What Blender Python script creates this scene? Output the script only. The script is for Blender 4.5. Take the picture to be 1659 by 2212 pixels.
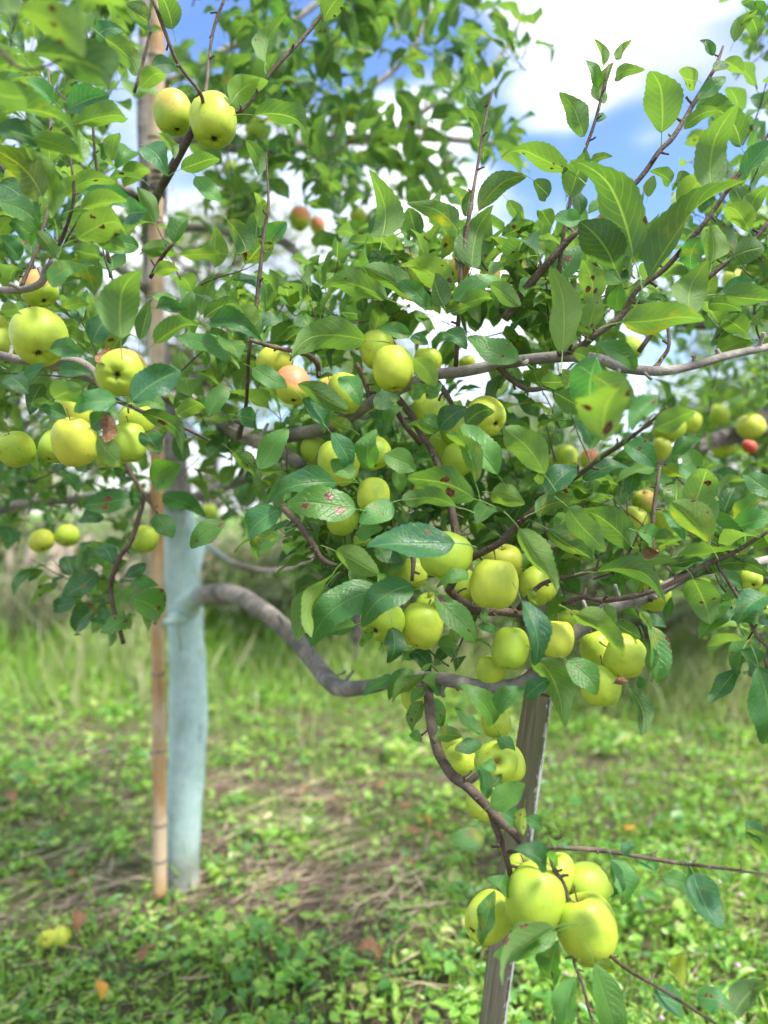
import bpy, math, random
import numpy as np
from mathutils import Vector, Matrix

random.seed(7)
rng = np.random.default_rng(11)
scene = bpy.context.scene
for o in list(bpy.data.objects):
    bpy.data.objects.remove(o)
col = scene.collection

# ------------------------------------------------------------------ camera
F, CX, CY, HC = 1640.0, 829.5, 1106.0, 1.40       # photo of 1659 x 2212 units, level camera 1.4 m up
cam_d = bpy.data.cameras.new('camera')
cam_d.sensor_fit = 'VERTICAL'
cam_d.sensor_height = 36.0
cam_d.lens = F / 2212.0 * 36.0
cam_d.clip_start = 0.05
cam_d.clip_end = 3000.0
cam_d.dof.use_dof = True
cam_d.dof.focus_distance = 1.2
cam_d.dof.aperture_fstop = (cam_d.lens / 1000.0) / 0.0145
cam = bpy.data.objects.new('camera', cam_d)
cam.location = (0, 0, HC)
cam.rotation_euler = (math.radians(90), 0, 0)
col.objects.link(cam)
scene.camera = cam

# ------------------------------------------------------------------ world and sun
SUN_EL, SUN_AZ = math.radians(58), math.radians(122)   # azimuth clockwise from +Y: light from the right, a little behind the camera
w = bpy.data.worlds.new('World')
scene.world = w
w.use_nodes = True
nt = w.node_tree
nt.nodes.clear()
def N(tree, typ, **kw):
    n = tree.nodes.new(typ)
    for k, v in kw.items():
        setattr(n, k, v)
    return n
wo = N(nt, 'ShaderNodeOutputWorld')
sky = N(nt, 'ShaderNodeTexSky', sky_type='NISHITA', sun_disc=False, sun_elevation=SUN_EL, sun_rotation=SUN_AZ)
sky.air_density = 1.0; sky.dust_density = 0.6; sky.ozone_density = 3.0
bg1 = N(nt, 'ShaderNodeBackground'); bg1.inputs['Strength'].default_value = 0.13
bg2 = N(nt, 'ShaderNodeBackground'); bg2.inputs['Strength'].default_value = 1.2
mixw = N(nt, 'ShaderNodeMixShader')
tc = N(nt, 'ShaderNodeTexCoord')
mp = N(nt, 'ShaderNodeMapping'); mp.inputs['Scale'].default_value = (1.0, 1.0, 2.2)
mp.inputs['Location'].default_value = (3.7, 1.3, 0.4)
nz = N(nt, 'ShaderNodeTexNoise'); nz.inputs['Scale'].default_value = 3.1; nz.inputs['Detail'].default_value = 7.0
nz.inputs['Roughness'].default_value = 0.52; nz.inputs['Distortion'].default_value = 0.35
L = nt.links.new
L(tc.outputs['Generated'], mp.inputs['Vector']); L(mp.outputs['Vector'], nz.inputs['Vector'])
def sky_dir(x, y):
    return Vector(((x - CX) / F, 1.0, (CY - y) / F)).normalized()
def blob(x, y, r0, r1, amt, prev):
    """a bank of cloud (amt > 0) or a clear gap (amt < 0) round one direction of the sky"""
    d = N(nt, 'ShaderNodeVectorMath', operation='DOT_PRODUCT')
    nv = N(nt, 'ShaderNodeVectorMath', operation='NORMALIZE')
    L(tc.outputs['Generated'], nv.inputs[0]); L(nv.outputs[0], d.inputs[0]); d.inputs[1].default_value = sky_dir(x, y)
    m = N(nt, 'ShaderNodeMapRange', interpolation_type='SMOOTHSTEP')
    m.inputs['From Min'].default_value = math.cos(r1); m.inputs['From Max'].default_value = math.cos(r0)
    m.inputs['To Min'].default_value = 0; m.inputs['To Max'].default_value = amt
    L(d.outputs['Value'], m.inputs['Value'])
    a = N(nt, 'ShaderNodeMath', operation='ADD')
    L(prev, a.inputs[0]); L(m.outputs['Result'], a.inputs[1])
    return a.outputs[0]
v = nz.outputs['Fac']
v = blob(1340, 70, 0.03, 0.15, 0.24, v)
v = blob(1180, 290, 0.02, 0.12, -0.17, v)
v = blob(1430, 370, 0.02, 0.12, -0.30, v)
v = blob(620, 170, 0.05, 0.28, -0.13, v)
v = blob(700, 520, 0.05, 0.25, 0.14, v)
cr = N(nt, 'ShaderNodeMapRange', interpolation_type='SMOOTHSTEP')
cr.inputs['From Min'].default_value = 0.30; cr.inputs['From Max'].default_value = 0.66
L(v, cr.inputs['Value'])
skc = N(nt, 'ShaderNodeHueSaturation'); skc.inputs['Saturation'].default_value = 1.1; skc.inputs['Value'].default_value = 1.0
L(sky.outputs[0], skc.inputs['Color'])
tnt = N(nt, 'ShaderNodeMix', data_type='RGBA', blend_type='MULTIPLY'); tnt.inputs[0].default_value = 1.0
tnt.inputs[7].default_value = (1.0, 0.95, 1.05, 1)
L(skc.outputs[0], tnt.inputs[6]); L(tnt.outputs[2], bg1.inputs['Color'])
nz2 = N(nt, 'ShaderNodeTexNoise'); nz2.inputs['Scale'].default_value = 5.5; nz2.inputs['Detail'].default_value = 6.0
L(mp.outputs['Vector'], nz2.inputs['Vector'])
crp = N(nt, 'ShaderNodeValToRGB'); ce = crp.color_ramp.elements
ce[0].position = 0.38; ce[0].color = (0.34, 0.37, 0.43, 1); ce[1].position = 0.62; ce[1].color = (1.0, 1.0, 1.0, 1)
L(nz2.outputs['Fac'], crp.inputs[0]); L(crp.outputs[0], bg2.inputs['Color'])
L(cr.outputs['Result'], mixw.inputs['Fac']); L(bg1.outputs[0], mixw.inputs[1]); L(bg2.outputs[0], mixw.inputs[2])
L(mixw.outputs[0], wo.inputs['Surface'])

sun_d = bpy.data.lights.new('sun', 'SUN')
sun_d.energy = 3.0
sun_d.angle = math.radians(9)
sun_d.color = (1.0, 0.96, 0.88)
sun = bpy.data.objects.new('sun', sun_d)
sdir = Vector((math.sin(SUN_AZ) * math.cos(SUN_EL), math.cos(SUN_AZ) * math.cos(SUN_EL), math.sin(SUN_EL)))
sun.rotation_euler = (-sdir).to_track_quat('-Z', 'Y').to_euler()
sun.location = sdir * 30
col.objects.link(sun)

scene.view_settings.view_transform = 'Standard'
scene.view_settings.look = 'None'
scene.view_settings.gamma = 1.0
scene.view_settings.use_curve_mapping = False
scene.view_settings.exposure = 1.3
scene.cycles.use_denoising = True
scene.cycles.max_bounces = 6
scene.cycles.diffuse_bounces = 3
scene.cycles.glossy_bounces = 2
scene.cycles.adaptive_threshold = 0.02
scene.cycles.transmission_bounces = 4
scene.cycles.sample_clamp_indirect = 6.0

# ------------------------------------------------------------------ helpers
ORG = {'A': (0, 0), 'B': (830, 0), 'C': (1660, 0), 'D': (0, 840), 'E': (830, 840), 'F': (1660, 840),
       'G': (0, 1680), 'H': (830, 1680), 'I': (1660, 1680), 'J': (0, 2513), 'K': (830, 2513), 'L': (1660, 2513)}
S1, S2 = 1659.0 / 2560.0, 900.0 / 1659.0
ZS = S1 * S2
def pix(reg, x, y):
    """a spot in one close-up of the photo -> photo units"""
    ox, oy = ORG[reg]
    return (ox + x * S2) * S1, (oy + y * S2) * S1
def P(x, y, d):
    """photo position and distance -> a point of the place"""
    return Vector(((x - CX) / F * d, d, HC - (y - CY) / F * d))

def new_mesh(name, verts, faces, uvs=None, rnd=None, smooth=True):
    verts = np.asarray(verts, dtype=np.float32)
    me = bpy.data.meshes.new(name)
    if isinstance(faces, np.ndarray):
        n, k = faces.shape
        me.vertices.add(len(verts)); me.vertices.foreach_set('co', verts.ravel())
        me.loops.add(n * k); me.loops.foreach_set('vertex_index', faces.astype(np.int32).ravel())
        me.polygons.add(n); me.polygons.foreach_set('loop_start', np.arange(0, n * k, k, dtype=np.int32))
        me.update(calc_edges=True); me.validate()
    else:
        me.from_pydata([tuple(map(float, p)) for p in verts], [], faces)
    if uvs is not None:
        uvs = np.asarray(uvs, dtype=np.float32)
        uvl = me.uv_layers.new(name='UVMap')
        li = np.empty(len(me.loops), dtype=np.int32); me.loops.foreach_get('vertex_index', li)
        uvl.data.foreach_set('uv', uvs[li].ravel())
    if rnd is not None:
        at = me.attributes.new('rnd', 'FLOAT', 'POINT')
        at.data.foreach_set('value', np.asarray(rnd, dtype=np.float32))
    if smooth:
        me.polygons.foreach_set('use_smooth', np.ones(len(me.polygons), dtype=bool))
    me.update()
    return me

def obj(name, me, mat=None, parent=None, loc=None):
    o = bpy.data.objects.new(name, me)
    col.objects.link(o)
    if mat is not None and me is not None and not me.materials:
        me.materials.append(mat)
    if parent is not None:
        o.parent = parent
    if loc is not None:
        o.location = loc
    return o
def tag(o, label=None, cat=None, group=None, kind=None):
    if label: o['label'] = label
    if cat: o['category'] = cat
    if group: o['group'] = group
    if kind: o['kind'] = kind
    return o
def thing(name, label, cat, loc=(0, 0, 0), group=None):
    return tag(obj(name, None, None, None, loc), label, cat, group)

def catmull(pts, n):
    pts = np.asarray(pts, dtype=float)
    p = np.vstack([2 * pts[0] - pts[1], pts, 2 * pts[-1] - pts[-2]])
    out = []
    for i in range(1, len(p) - 2):
        for k in range(n):
            t = k / n
            a, b, c, d = p[i - 1], p[i], p[i + 1], p[i + 2]
            out.append(0.5 * ((2 * b) + (c - a) * t + (2 * a - 5 * b + 4 * c - d) * t * t + (3 * b - a - 3 * c + d) * t ** 3))
    out.append(p[-2])
    return np.array(out)

def tube(pts, rad, seg=10, sub=4, bump=0.06, seed=0, cap=True):
    """a knobbly tapering tube -> verts, quads"""
    q = catmull(np.column_stack([np.asarray(pts, float), np.asarray(rad, float)]), sub)
    c, r = q[:, :3], np.maximum(q[:, 3], 0.0004)
    rs = np.random.default_rng(seed)
    n = len(c)
    tan = np.gradient(c, axis=0)
    tan /= np.linalg.norm(tan, axis=1)[:, None] + 1e-9
    u = np.cross(tan[0], [0.3, 0.2, 0.9]); u /= np.linalg.norm(u)
    vs = []
    ph = np.arange(seg) / seg * 2 * np.pi
    f1 = rs.normal(0, 1, (n, seg)); f1 = (f1 + np.roll(f1, 1, 1) + np.roll(f1, -1, 1)) / 3
    knob = rs.normal(0, 1, n) * 0.5
    if n > 6:
        ker = np.array([.25, .5, .25])
        for _ in range(3):
            f1 = np.apply_along_axis(lambda q_: np.convolve(np.pad(q_, 1, 'edge'), ker, 'valid'), 0, f1)
            knob = np.convolve(np.pad(knob, 1, 'edge'), ker, 'valid')
        f1 *= 2.2; knob *= 1.6
    for i in range(n):
        u = u - tan[i] * np.dot(u, tan[i]); u /= np.linalg.norm(u) + 1e-9
        b = np.cross(tan[i], u)
        rr = r[i] * (1 + bump * (f1[i] + knob[i]))
        vs.append(c[i] + np.cos(ph)[:, None] * u * rr[:, None] + np.sin(ph)[:, None] * b * rr[:, None])
    vs = np.concatenate(vs)
    fs = []
    for i in range(n - 1):
        for j in range(seg):
            a, b2 = i * seg + j, i * seg + (j + 1) % seg
            fs.append((a, b2, b2 + seg, a + seg))
    if cap:
        vs = np.vstack([vs, c[0], c[-1]])
        k0, k1 = n * seg, n * seg + 1
        for j in range(seg):
            fs.append((k0, (j + 1) % seg, j))
            fs.append((k1, (n - 1) * seg + j, (n - 1) * seg + (j + 1) % seg))
    return vs, fs

def join(parts):
    vs, fs, o = [], [], 0
    for v_, f_ in parts:
        vs.append(np.asarray(v_, float)); fs += [tuple(i + o for i in f) for f in f_]; o += len(v_)
    return np.concatenate(vs), fs

# ------------------------------------------------------------------ materials
class MT:
    def __init__(self, name):
        self.m = bpy.data.materials.new(name); self.m.use_nodes = True
        self.t = self.m.node_tree; self.t.nodes.clear()
        self.out = self.n('ShaderNodeOutputMaterial')
    def n(self, typ, **kw):
        return N(self.t, typ, **kw)
    def l(self, a, b):
        self.t.links.new(a, b)
    def val(self, sock, v):
        if isinstance(v, bpy.types.NodeSocket): self.l(v, sock)
        else: sock.default_value = v
    def math(self, op, a, b=0.0, c=None):
        n = self.n('ShaderNodeMath', operation=op)
        self.val(n.inputs[0], a); self.val(n.inputs[1], b)
        if c is not None: self.val(n.inputs[2], c)
        return n.outputs[0]
    def rng(self, v, a, b, c=0.0, d=1.0, smooth=True):
        n = self.n('ShaderNodeMapRange', interpolation_type='SMOOTHSTEP' if smooth else 'LINEAR')
        self.val(n.inputs['Value'], v)
        for k, x in zip(('From Min', 'From Max', 'To Min', 'To Max'), (a, b, c, d)): self.val(n.inputs[k], x)
        return n.outputs['Result']
    def mix(self, f, a, b, blend='MIX'):
        n = self.n('ShaderNodeMix', data_type='RGBA', blend_type=blend)
        self.val(n.inputs[0], f)
        for s, x in ((n.inputs[6], a), (n.inputs[7], b)):
            if isinstance(x, bpy.types.NodeSocket): self.l(x, s)
            else: s.default_value = (*x, 1)
        return n.outputs[2]
    def noise(self, vec, scale, detail=4.0, rough=0.55, dim=None):
        n = self.n('ShaderNodeTexNoise')
        if vec is not None: self.l(vec, n.inputs['Vector'])
        n.inputs['Scale'].default_value = scale; n.inputs['Detail'].default_value = detail; n.inputs['Roughness'].default_value = rough
        return n.outputs['Fac']
    def ramp(self, f, stops):
        n = self.n('ShaderNodeValToRGB'); e = n.color_ramp.elements
        while len(e) > 1: e.remove(e[-1])
        e[0].position = stops[0][0]; e[0].color = (*stops[0][1], 1)
        for p, c in stops[1:]:
            x = e.new(p); x.color = (*c, 1)
        self.val(n.inputs[0], f)
        return n.outputs[0]
    def bump(self, h, strength=0.3, dist=0.01):
        n = self.n('ShaderNodeBump'); n.inputs['Strength'].default_value = strength; n.inputs['Distance'].default_value = dist
        self.l(h, n.inputs['Height'])
        return n.outputs[0]
    def bsdf(self, color, rough=0.6, spec=0.4, normal=None):
        n = self.n('ShaderNodeBsdfPrincipled')
        self.val(n.inputs['Base Color'], color if isinstance(color, bpy.types.NodeSocket) else (*color, 1))
        self.val(n.inputs['Roughness'], rough); self.val(n.inputs['Specular IOR Level'], spec)
        if normal is not None: self.l(normal, n.inputs['Normal'])
        return n
    def done(self, sh):
        self.l(sh, self.out.inputs['Surface']); return self.m

def leaf_material(name, top, bot, trans, trans_amt=0.42, spots=1.0, veins=True, tint_obj=True):
    m = MT(name)
    uv = m.n('ShaderNodeUVMap'); uv.uv_map = 'UVMap'
    sx = m.n('ShaderNodeSeparateXYZ'); m.l(uv.outputs[0], sx.inputs[0])
    u, v_ = sx.outputs[0], sx.outputs[1]
    t = m.math('MULTIPLY', m.math('ABSOLUTE', m.math('SUBTRACT', u, 0.5)), 2.0)
    oi = m.n('ShaderNodeObjectInfo')
    at = m.n('ShaderNodeAttribute'); at.attribute_name = 'rnd'
    rnd = m.math('FRACT', m.math('ADD', oi.outputs['Random'], at.outputs['Fac']))
    geo = m.n('ShaderNodeNewGeometry')
    back = geo.outputs['Backfacing']
    cx = m.n('ShaderNodeCombineXYZ'); m.l(u, cx.inputs[0]); m.l(m.math('MULTIPLY', v_, 1.7), cx.inputs[1]); m.l(m.math('MULTIPLY', rnd, 61.0), cx.inputs[2])
    vec = cx.outputs[0]
    c_top = m.ramp(rnd, top); c_bot = m.ramp(rnd, bot)
    base = m.mix(back, c_top, c_bot)
    mott = m.noise(vec, 3.0, 3.0, 0.6)
    base = m.mix(m.rng(mott, 0.35, 0.7), base, m.mix(0.35, base, (0.12, 0.23, 0.03)))
    vn = None
    if veins:
        mid = m.rng(t, 0.02, 0.085, 1.0, 0.0)
        q = m.math('MULTIPLY', m.math('SUBTRACT', v_, m.math('MULTIPLY', m.math('POWER', t, 1.25), 0.26)), 8.5)
        fr = m.math('MULTIPLY', m.math('ABSOLUTE', m.math('SUBTRACT', m.math('FRACT', q), 0.5)), 2.0)
        sec = m.math('MULTIPLY', m.rng(fr, 0.86, 0.99), m.rng(t, 0.65, 1.0, 1.0, 0.15))
        vn = m.math('MAXIMUM', mid, m.math('MULTIPLY', sec, 0.55))
        base = m.mix(m.math('MULTIPLY', vn, m.math('ADD', 0.5, m.math('MULTIPLY', back, 0.25))), base, (0.30, 0.42, 0.14))
    if tint_obj:
        base = m.mix(1.0, base, oi.outputs['Color'], 'MULTIPLY')
    # yellowing of some leaves
    r2 = m.math('FRACT', m.math('MULTIPLY', rnd, 17.31))
    yel = m.math('MULTIPLY', m.rng(m.noise(vec, 1.6, 3.0), 0.52, 0.75), m.rng(r2, 0.72, 0.9))
    base = m.mix(m.math('MULTIPLY', yel, 0.75), base, (0.38, 0.34, 0.02))
    shade = base
    if spots > 0:
        vo = m.n('ShaderNodeTexVoronoi'); vo.inputs['Scale'].default_value = 2.7
        wv = m.n('ShaderNodeVectorMath', operation='ADD')
        nn = m.n('ShaderNodeTexNoise'); m.l(vec, nn.inputs['Vector']); nn.inputs['Scale'].default_value = 9.0
        sc = m.n('ShaderNodeVectorMath', operation='SCALE'); m.l(nn.outputs['Color'], sc.inputs[0]); sc.inputs['Scale'].default_value = 0.16
        m.l(vec, wv.inputs[0]); m.l(sc.outputs[0], wv.inputs[1]); m.l(wv.outputs[0], vo.inputs['Vector'])
        sp = m.n('ShaderNodeSeparateColor'); m.l(vo.outputs['Color'], sp.inputs[0])
        lim = m.math('MULTIPLY', m.rng(sp.outputs[0], 0.42, 1.0, 0.0, 0.42, False), m.rng(m.math('FRACT', m.math('MULTIPLY', rnd, 7.77)), 0.45, 0.9, 0.0, spots))
        d = m.math('SUBTRACT', lim, vo.outputs['Distance'])
        halo = m.rng(d, -0.05, 0.01, 0, 1); core = m.rng(d, -0.004, 0.012, 0, 1)
        shade = m.mix(m.math('MULTIPLY', halo, 0.5), shade, (0.34, 0.28, 0.03))
        shade = m.mix(core, shade, m.mix(m.rng(m.noise(vec, 14.0), 0.4, 0.62), (0.06, 0.022, 0.012), (0.20, 0.075, 0.03)))
        tr_fac = m.math('MULTIPLY', m.math('SUBTRACT', 1.0, m.math('MULTIPLY', core, 0.85)), trans_amt)
    else:
        tr_fac = trans_amt
    nrm = None
    if vn is not None:
        hgt = m.math('ADD', m.math('MULTIPLY', vn, m.math('SUBTRACT', m.math('MULTIPLY', back, 2.0), 1.0)), m.math('MULTIPLY', m.noise(vec, 16.0, 3.0), 0.7))
        nrm = m.bump(hgt, 0.55, 0.003)
    b = m.bsdf(shade, m.rng(back, 0, 1, 0.33, 0.65, False), 0.55, nrm)
    tr = m.n('ShaderNodeBsdfTranslucent')
    m.l(m.mix(1.0, shade, trans, 'MULTIPLY'), tr.inputs['Color'])
    mx = m.n('ShaderNodeMixShader'); m.val(mx.inputs[0], tr_fac)
    m.l(b.outputs[0], mx.inputs[1]); m.l(tr.outputs[0], mx.inputs[2])
    return m.done(mx.outputs[0])

M = {}
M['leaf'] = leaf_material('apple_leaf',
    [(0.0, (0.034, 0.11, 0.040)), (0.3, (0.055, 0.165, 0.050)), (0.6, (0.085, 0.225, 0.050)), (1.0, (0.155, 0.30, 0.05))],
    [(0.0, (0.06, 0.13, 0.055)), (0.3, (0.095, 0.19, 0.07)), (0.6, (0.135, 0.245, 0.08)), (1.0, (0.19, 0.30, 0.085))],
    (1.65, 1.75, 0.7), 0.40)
M['far_leaf'] = leaf_material('orchard_foliage',
    [(0.0, (0.035, 0.10, 0.025)), (0.6, (0.055, 0.14, 0.03)), (1.0, (0.10, 0.19, 0.03))],
    [(0.0, (0.09, 0.17, 0.05)), (1.0, (0.14, 0.23, 0.06))],
    (2.0, 2.0, 0.7), 0.4, spots=0.6, veins=False)
M['hedge_leaf'] = leaf_material('hedge_foliage',
    [(0.0, (0.16, 0.20, 0.11)), (0.5, (0.28, 0.32, 0.19)), (0.8, (0.40, 0.38, 0.26)), (1.0, (0.50, 0.38, 0.30))],
    [(0.0, (0.20, 0.23, 0.15)), (1.0, (0.32, 0.33, 0.23))],
    (1.5, 1.5, 1.1), 0.4, spots=0.0, veins=False)
M['weed'] = leaf_material('weed_leaf',
    [(0.0, (0.09, 0.27, 0.07)), (0.3, (0.18, 0.42, 0.08)), (0.7, (0.31, 0.56, 0.09)), (0.92, (0.42, 0.58, 0.12)), (1.0, (0.52, 0.46, 0.22))],
    [(0.0, (0.13, 0.26, 0.06)), (1.0, (0.22, 0.36, 0.07))],
    (2.0, 2.0, 0.8), 0.38, spots=0.4, veins=False)
M['grass'] = leaf_material('grass_blade',
    [(0.0, (0.14, 0.30, 0.06)), (0.6, (0.25, 0.46, 0.08)), (1.0, (0.40, 0.52, 0.12))],
    [(0.0, (0.12, 0.26, 0.05)), (1.0, (0.26, 0.40, 0.07))],
    (2.0, 2.0, 0.8), 0.4, spots=0.0, veins=False)

M['tall_grass'] = leaf_material('tall_weed',
    [(0.0, (0.22, 0.32, 0.10)), (0.5, (0.34, 0.42, 0.16)), (1.0, (0.50, 0.46, 0.30))],
    [(0.0, (0.22, 0.32, 0.10)), (1.0, (0.46, 0.44, 0.26))],
    (1.6, 1.6, 1.0), 0.4, spots=0.0, veins=False)

def bark_material(name, c1, c2, paint=None, rough=0.85):
    m = MT(name)
    geo = m.n('ShaderNodeNewGeometry'); pos = geo.outputs['Position']
    n1 = m.noise(pos, 26.0, 8.0, 0.62); n2 = m.noise(pos, 140.0, 6.0, 0.65)
    c = m.mix(m.rng(n1, 0.35, 0.68), c1, c2)
    c = m.mix(m.rng(n2, 0.55, 0.75, 0, 0.6), c, tuple(x * 0.4 for x in c1))
    vo = m.n('ShaderNodeTexVoronoi'); m.l(pos, vo.inputs['Vector']); vo.inputs['Scale'].default_value = 170.0
    len_ = m.rng(vo.outputs['Distance'], 0.10, 0.2, 0.55, 0.0)
    c = m.mix(len_, c, (0.42, 0.39, 0.33))
    n0 = m.noise(pos, 9.0, 5.0, 0.6)
    c = m.mix(m.rng(n0, 0.42, 0.62, 0.0, 0.65), c, tuple(x * 0.55 for x in c1))
    h = m.math('ADD', n1, m.math('MULTIPLY', n2, 0.6))
    if paint:
        (px, py, pr, pz) = paint
        s = m.n('ShaderNodeSeparateXYZ'); m.l(pos, s.inputs[0])
        dx = m.math('SUBTRACT', s.outputs[0], px); dy = m.math('SUBTRACT', s.outputs[1], py)
        d = m.math('SQRT', m.math('ADD', m.math('MULTIPLY', dx, dx), m.math('MULTIPLY', dy, dy)))
        wob = m.math('MULTIPLY', m.math('SUBTRACT', n1, 0.5), 0.16)
        a = m.rng(m.math('ADD', d, wob), pr - 0.09, pr + 0.09, 1.0, 0.0)
        z = m.rng(m.math('ADD', s.outputs[2], wob), pz - 0.02, pz + 0.04, 1.0, 0.0)
        low = m.rng(m.math('ADD', s.outputs[2], m.math('MULTIPLY', wob, 0.8)), 0.02, 0.16, 0.25, 1.0)
        strc = m.n('ShaderNodeMapping'); m.l(pos, strc.inputs['Vector']); strc.inputs['Scale'].default_value = (1, 1, 0.22)
        crack = m.rng(m.noise(strc.outputs[0], 17.0, 6.0, 0.7), 0.60, 0.68, 0.0, 0.7)
        fac = m.math('MULTIPLY', m.math('MULTIPLY', a, z), m.math('MULTIPLY', low, m.math('SUBTRACT', 1.0, crack)))
        pc = m.mix(m.rng(n1, 0.3, 0.7), (0.43, 0.60, 0.58), (0.55, 0.71, 0.69))
        moss = m.rng(m.noise(pos, 7.0, 4.0), 0.45, 0.65, 0, 0.55)
        pc = m.mix(moss, pc, (0.30, 0.42, 0.33))
        stn = m.rng(m.noise(strc.outputs[0], 30.0, 7.0, 0.75), 0.60, 0.70, 0.0, 0.75)
        pc = m.mix(stn, pc, (0.12, 0.14, 0.12))
        drt = m.math('MULTIPLY', m.rng(s.outputs[2], 0.0, 0.45, 1.0, 0.0), m.rng(n1, 0.35, 0.6, 0.1, 0.6))
        pc = m.mix(drt, pc, (0.20, 0.23, 0.17))
        c = m.mix(fac, c, pc)
    return m.done(m.bsdf(c, rough, 0.25, m.bump(h, 0.9, 0.006)).outputs[0])

TRK = P(395, 1905, 2.87); TRK.z = 0
M['bark'] = bark_material('apple_bark', (0.22, 0.195, 0.17), (0.40, 0.365, 0.325), (TRK.x + 0.015, TRK.y - 0.03, 0.21, 1.40))
M['far_bark'] = bark_material('far_bark', (0.09, 0.075, 0.065), (0.20, 0.17, 0.145))
M['twig'] = bark_material('twig_bark', (0.085, 0.058, 0.042), (0.20, 0.15, 0.11), None, 0.6)

def apple_material():
    m = MT('apple_skin')
    tcn = m.n('ShaderNodeTexCoord'); pos = tcn.outputs['Object']
    oi = m.n('ShaderNodeObjectInfo')
    off = m.n('ShaderNodeVectorMath', operation='ADD')
    cb = m.n('ShaderNodeCombineXYZ'); m.l(m.math('MULTIPLY', oi.outputs['Random'], 40.0), cb.inputs[0])
    m.l(pos, off.inputs[0]); m.l(cb.outputs[0], off.inputs[1]); vec = off.outputs[0]
    s = m.n('ShaderNodeSeparateXYZ'); m.l(pos, s.inputs[0])
    n1 = m.noise(vec, 2.2, 4.0)
    g = m.mix(m.rng(n1, 0.32, 0.68), (0.34, 0.47, 0.045), (0.50, 0.59, 0.06))
    rn = m.math('FRACT', m.math('MULTIPLY', oi.outputs['Random'], 5.7))
    g = m.mix(m.rng(rn, 0.6, 1.0, 0.0, 0.45), g, (0.66, 0.60, 0.08))
    g = m.mix(m.rng(rn, 0.0, 0.5, 0.65, 0.0), g, (0.33, 0.49, 0.05))
    # green round the stem hollow and russet in it
    r = m.math('SQRT', m.math('ADD', m.math('MULTIPLY', s.outputs[0], s.outputs[0]), m.math('MULTIPLY', s.outputs[1], s.outputs[1])))
    hol = m.math('MULTIPLY', m.rng(r, 0.05, 0.17, 1.0, 0.0), m.rng(s.outputs[2], 0.1, 0.3))
    g = m.mix(m.math('MULTIPLY', hol, m.rng(m.noise(vec, 18.0), 0.3, 0.6, 0.3, 0.9)), g, (0.25, 0.20, 0.05))
    cal = m.math('MULTIPLY', m.rng(r, 0.04, 0.10, 1.0, 0.0), m.rng(s.outputs[2], -0.3, -0.1, 1.0, 0.0))
    g = m.mix(m.math('MULTIPLY', cal, 0.75), g, (0.16, 0.14, 0.03))
    # blush on the side that faced the sun: the object colour says how much and how red
    sc = m.n('ShaderNodeSeparateColor'); m.l(oi.outputs['Color'], sc.inputs[0])
    bl = m.math('ADD', m.math('MULTIPLY', s.outputs[2], 1.0), m.math('SUBTRACT', m.math('MULTIPLY', s.outputs[0], 1.1), m.math('MULTIPLY', s.outputs[1], 0.6)))
    bl = m.math('ADD', bl, m.math('MULTIPLY', m.math('SUBTRACT', m.noise(vec, 5.0, 5.0), 0.5), 0.35))
    bm = m.math('MINIMUM', m.math('MULTIPLY', m.rng(bl, 0.08, 0.58), sc.outputs[0]), 0.95)
    g = m.mix(bm, g, m.mix(m.rng(m.noise(vec, 9.0, 6.0), 0.3, 0.7), (0.72, 0.22, 0.13), (0.75, 0.30, 0.13)))
    # a fully red fruit
    g = m.mix(m.math('MULTIPLY', sc.outputs[1], m.rng(m.noise(vec, 4.0, 6.0), 0.3, 0.6, 0.7, 1.0)), g, (0.58, 0.05, 0.05))
    # lenticels and russet flecks
    vo = m.n('ShaderNodeTexVoronoi'); m.l(vec, vo.inputs['Vector']); vo.inputs['Scale'].default_value = 17.0
    vc = m.n('ShaderNodeSeparateColor'); m.l(vo.outputs['Color'], vc.inputs[0])
    dot = m.math('MULTIPLY', m.rng(vo.outputs['Distance'], 0.07, 0.16, 1.0, 0.0), m.rng(vc.outputs[0], 0.3, 0.7, 0.15, 0.85))
    g = m.mix(dot, g, (0.22, 0.20, 0.03))
    rus = m.math('MULTIPLY', m.rng(m.noise(vec, 6.0, 8.0, 0.8), 0.57, 0.66), m.math('ADD', 0.35, sc.outputs[2]))
    g = m.mix(m.math('MINIMUM', rus, 0.9), g, (0.20, 0.13, 0.03))
    b = m.bsdf(g, 0.42, 0.3, m.bump(m.noise(vec, 60.0, 3.0), 0.06, 0.01))
    return m.done(b.outputs[0])
M['apple'] = apple_material()
def flat(name, c, rough=0.7, spec=0.3, var=0.3, scale=40.0):
    m = MT(name)
    tcn = m.n('ShaderNodeTexCoord')
    n = m.noise(tcn.outputs['Object'], scale, 5.0, 0.6)
    cc = m.mix(m.rng(n, 0.3, 0.7), tuple(x * (1 - var) for x in c), tuple(min(1, x * (1 + var)) for x in c))
    return m.done(m.bsdf(cc, rough, spec, m.bump(n, 0.3, 0.003)).outputs[0])
M['stem'] = flat('apple_stem', (0.20, 0.15, 0.05), scale=20.0)
M['calyx'] = flat('apple_calyx', (0.07, 0.05, 0.025), scale=20.0)
M['dead'] = flat('dead_leaf', (0.22, 0.12, 0.06), 0.8, 0.2, 0.5, 14.0)
M['straw'] = flat('straw', (0.44, 0.35, 0.23), 0.8, 0.2, 0.45, 6.0)
M['rope'] = flat('rope', (0.10, 0.095, 0.08), 0.95, 0.1, 0.4, 120.0)
M['plume'] = flat('plume', (0.46, 0.38, 0.29), 0.95, 0.1, 0.25, 9.0)
M['flower'] = flat('clover_flower', (0.58, 0.40, 0.50), 0.9, 0.1, 0.25, 30.0)
M['orange_leaf'] = flat('orange_leaf', (0.62, 0.30, 0.04), 0.7, 0.3, 0.35, 12.0)

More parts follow.
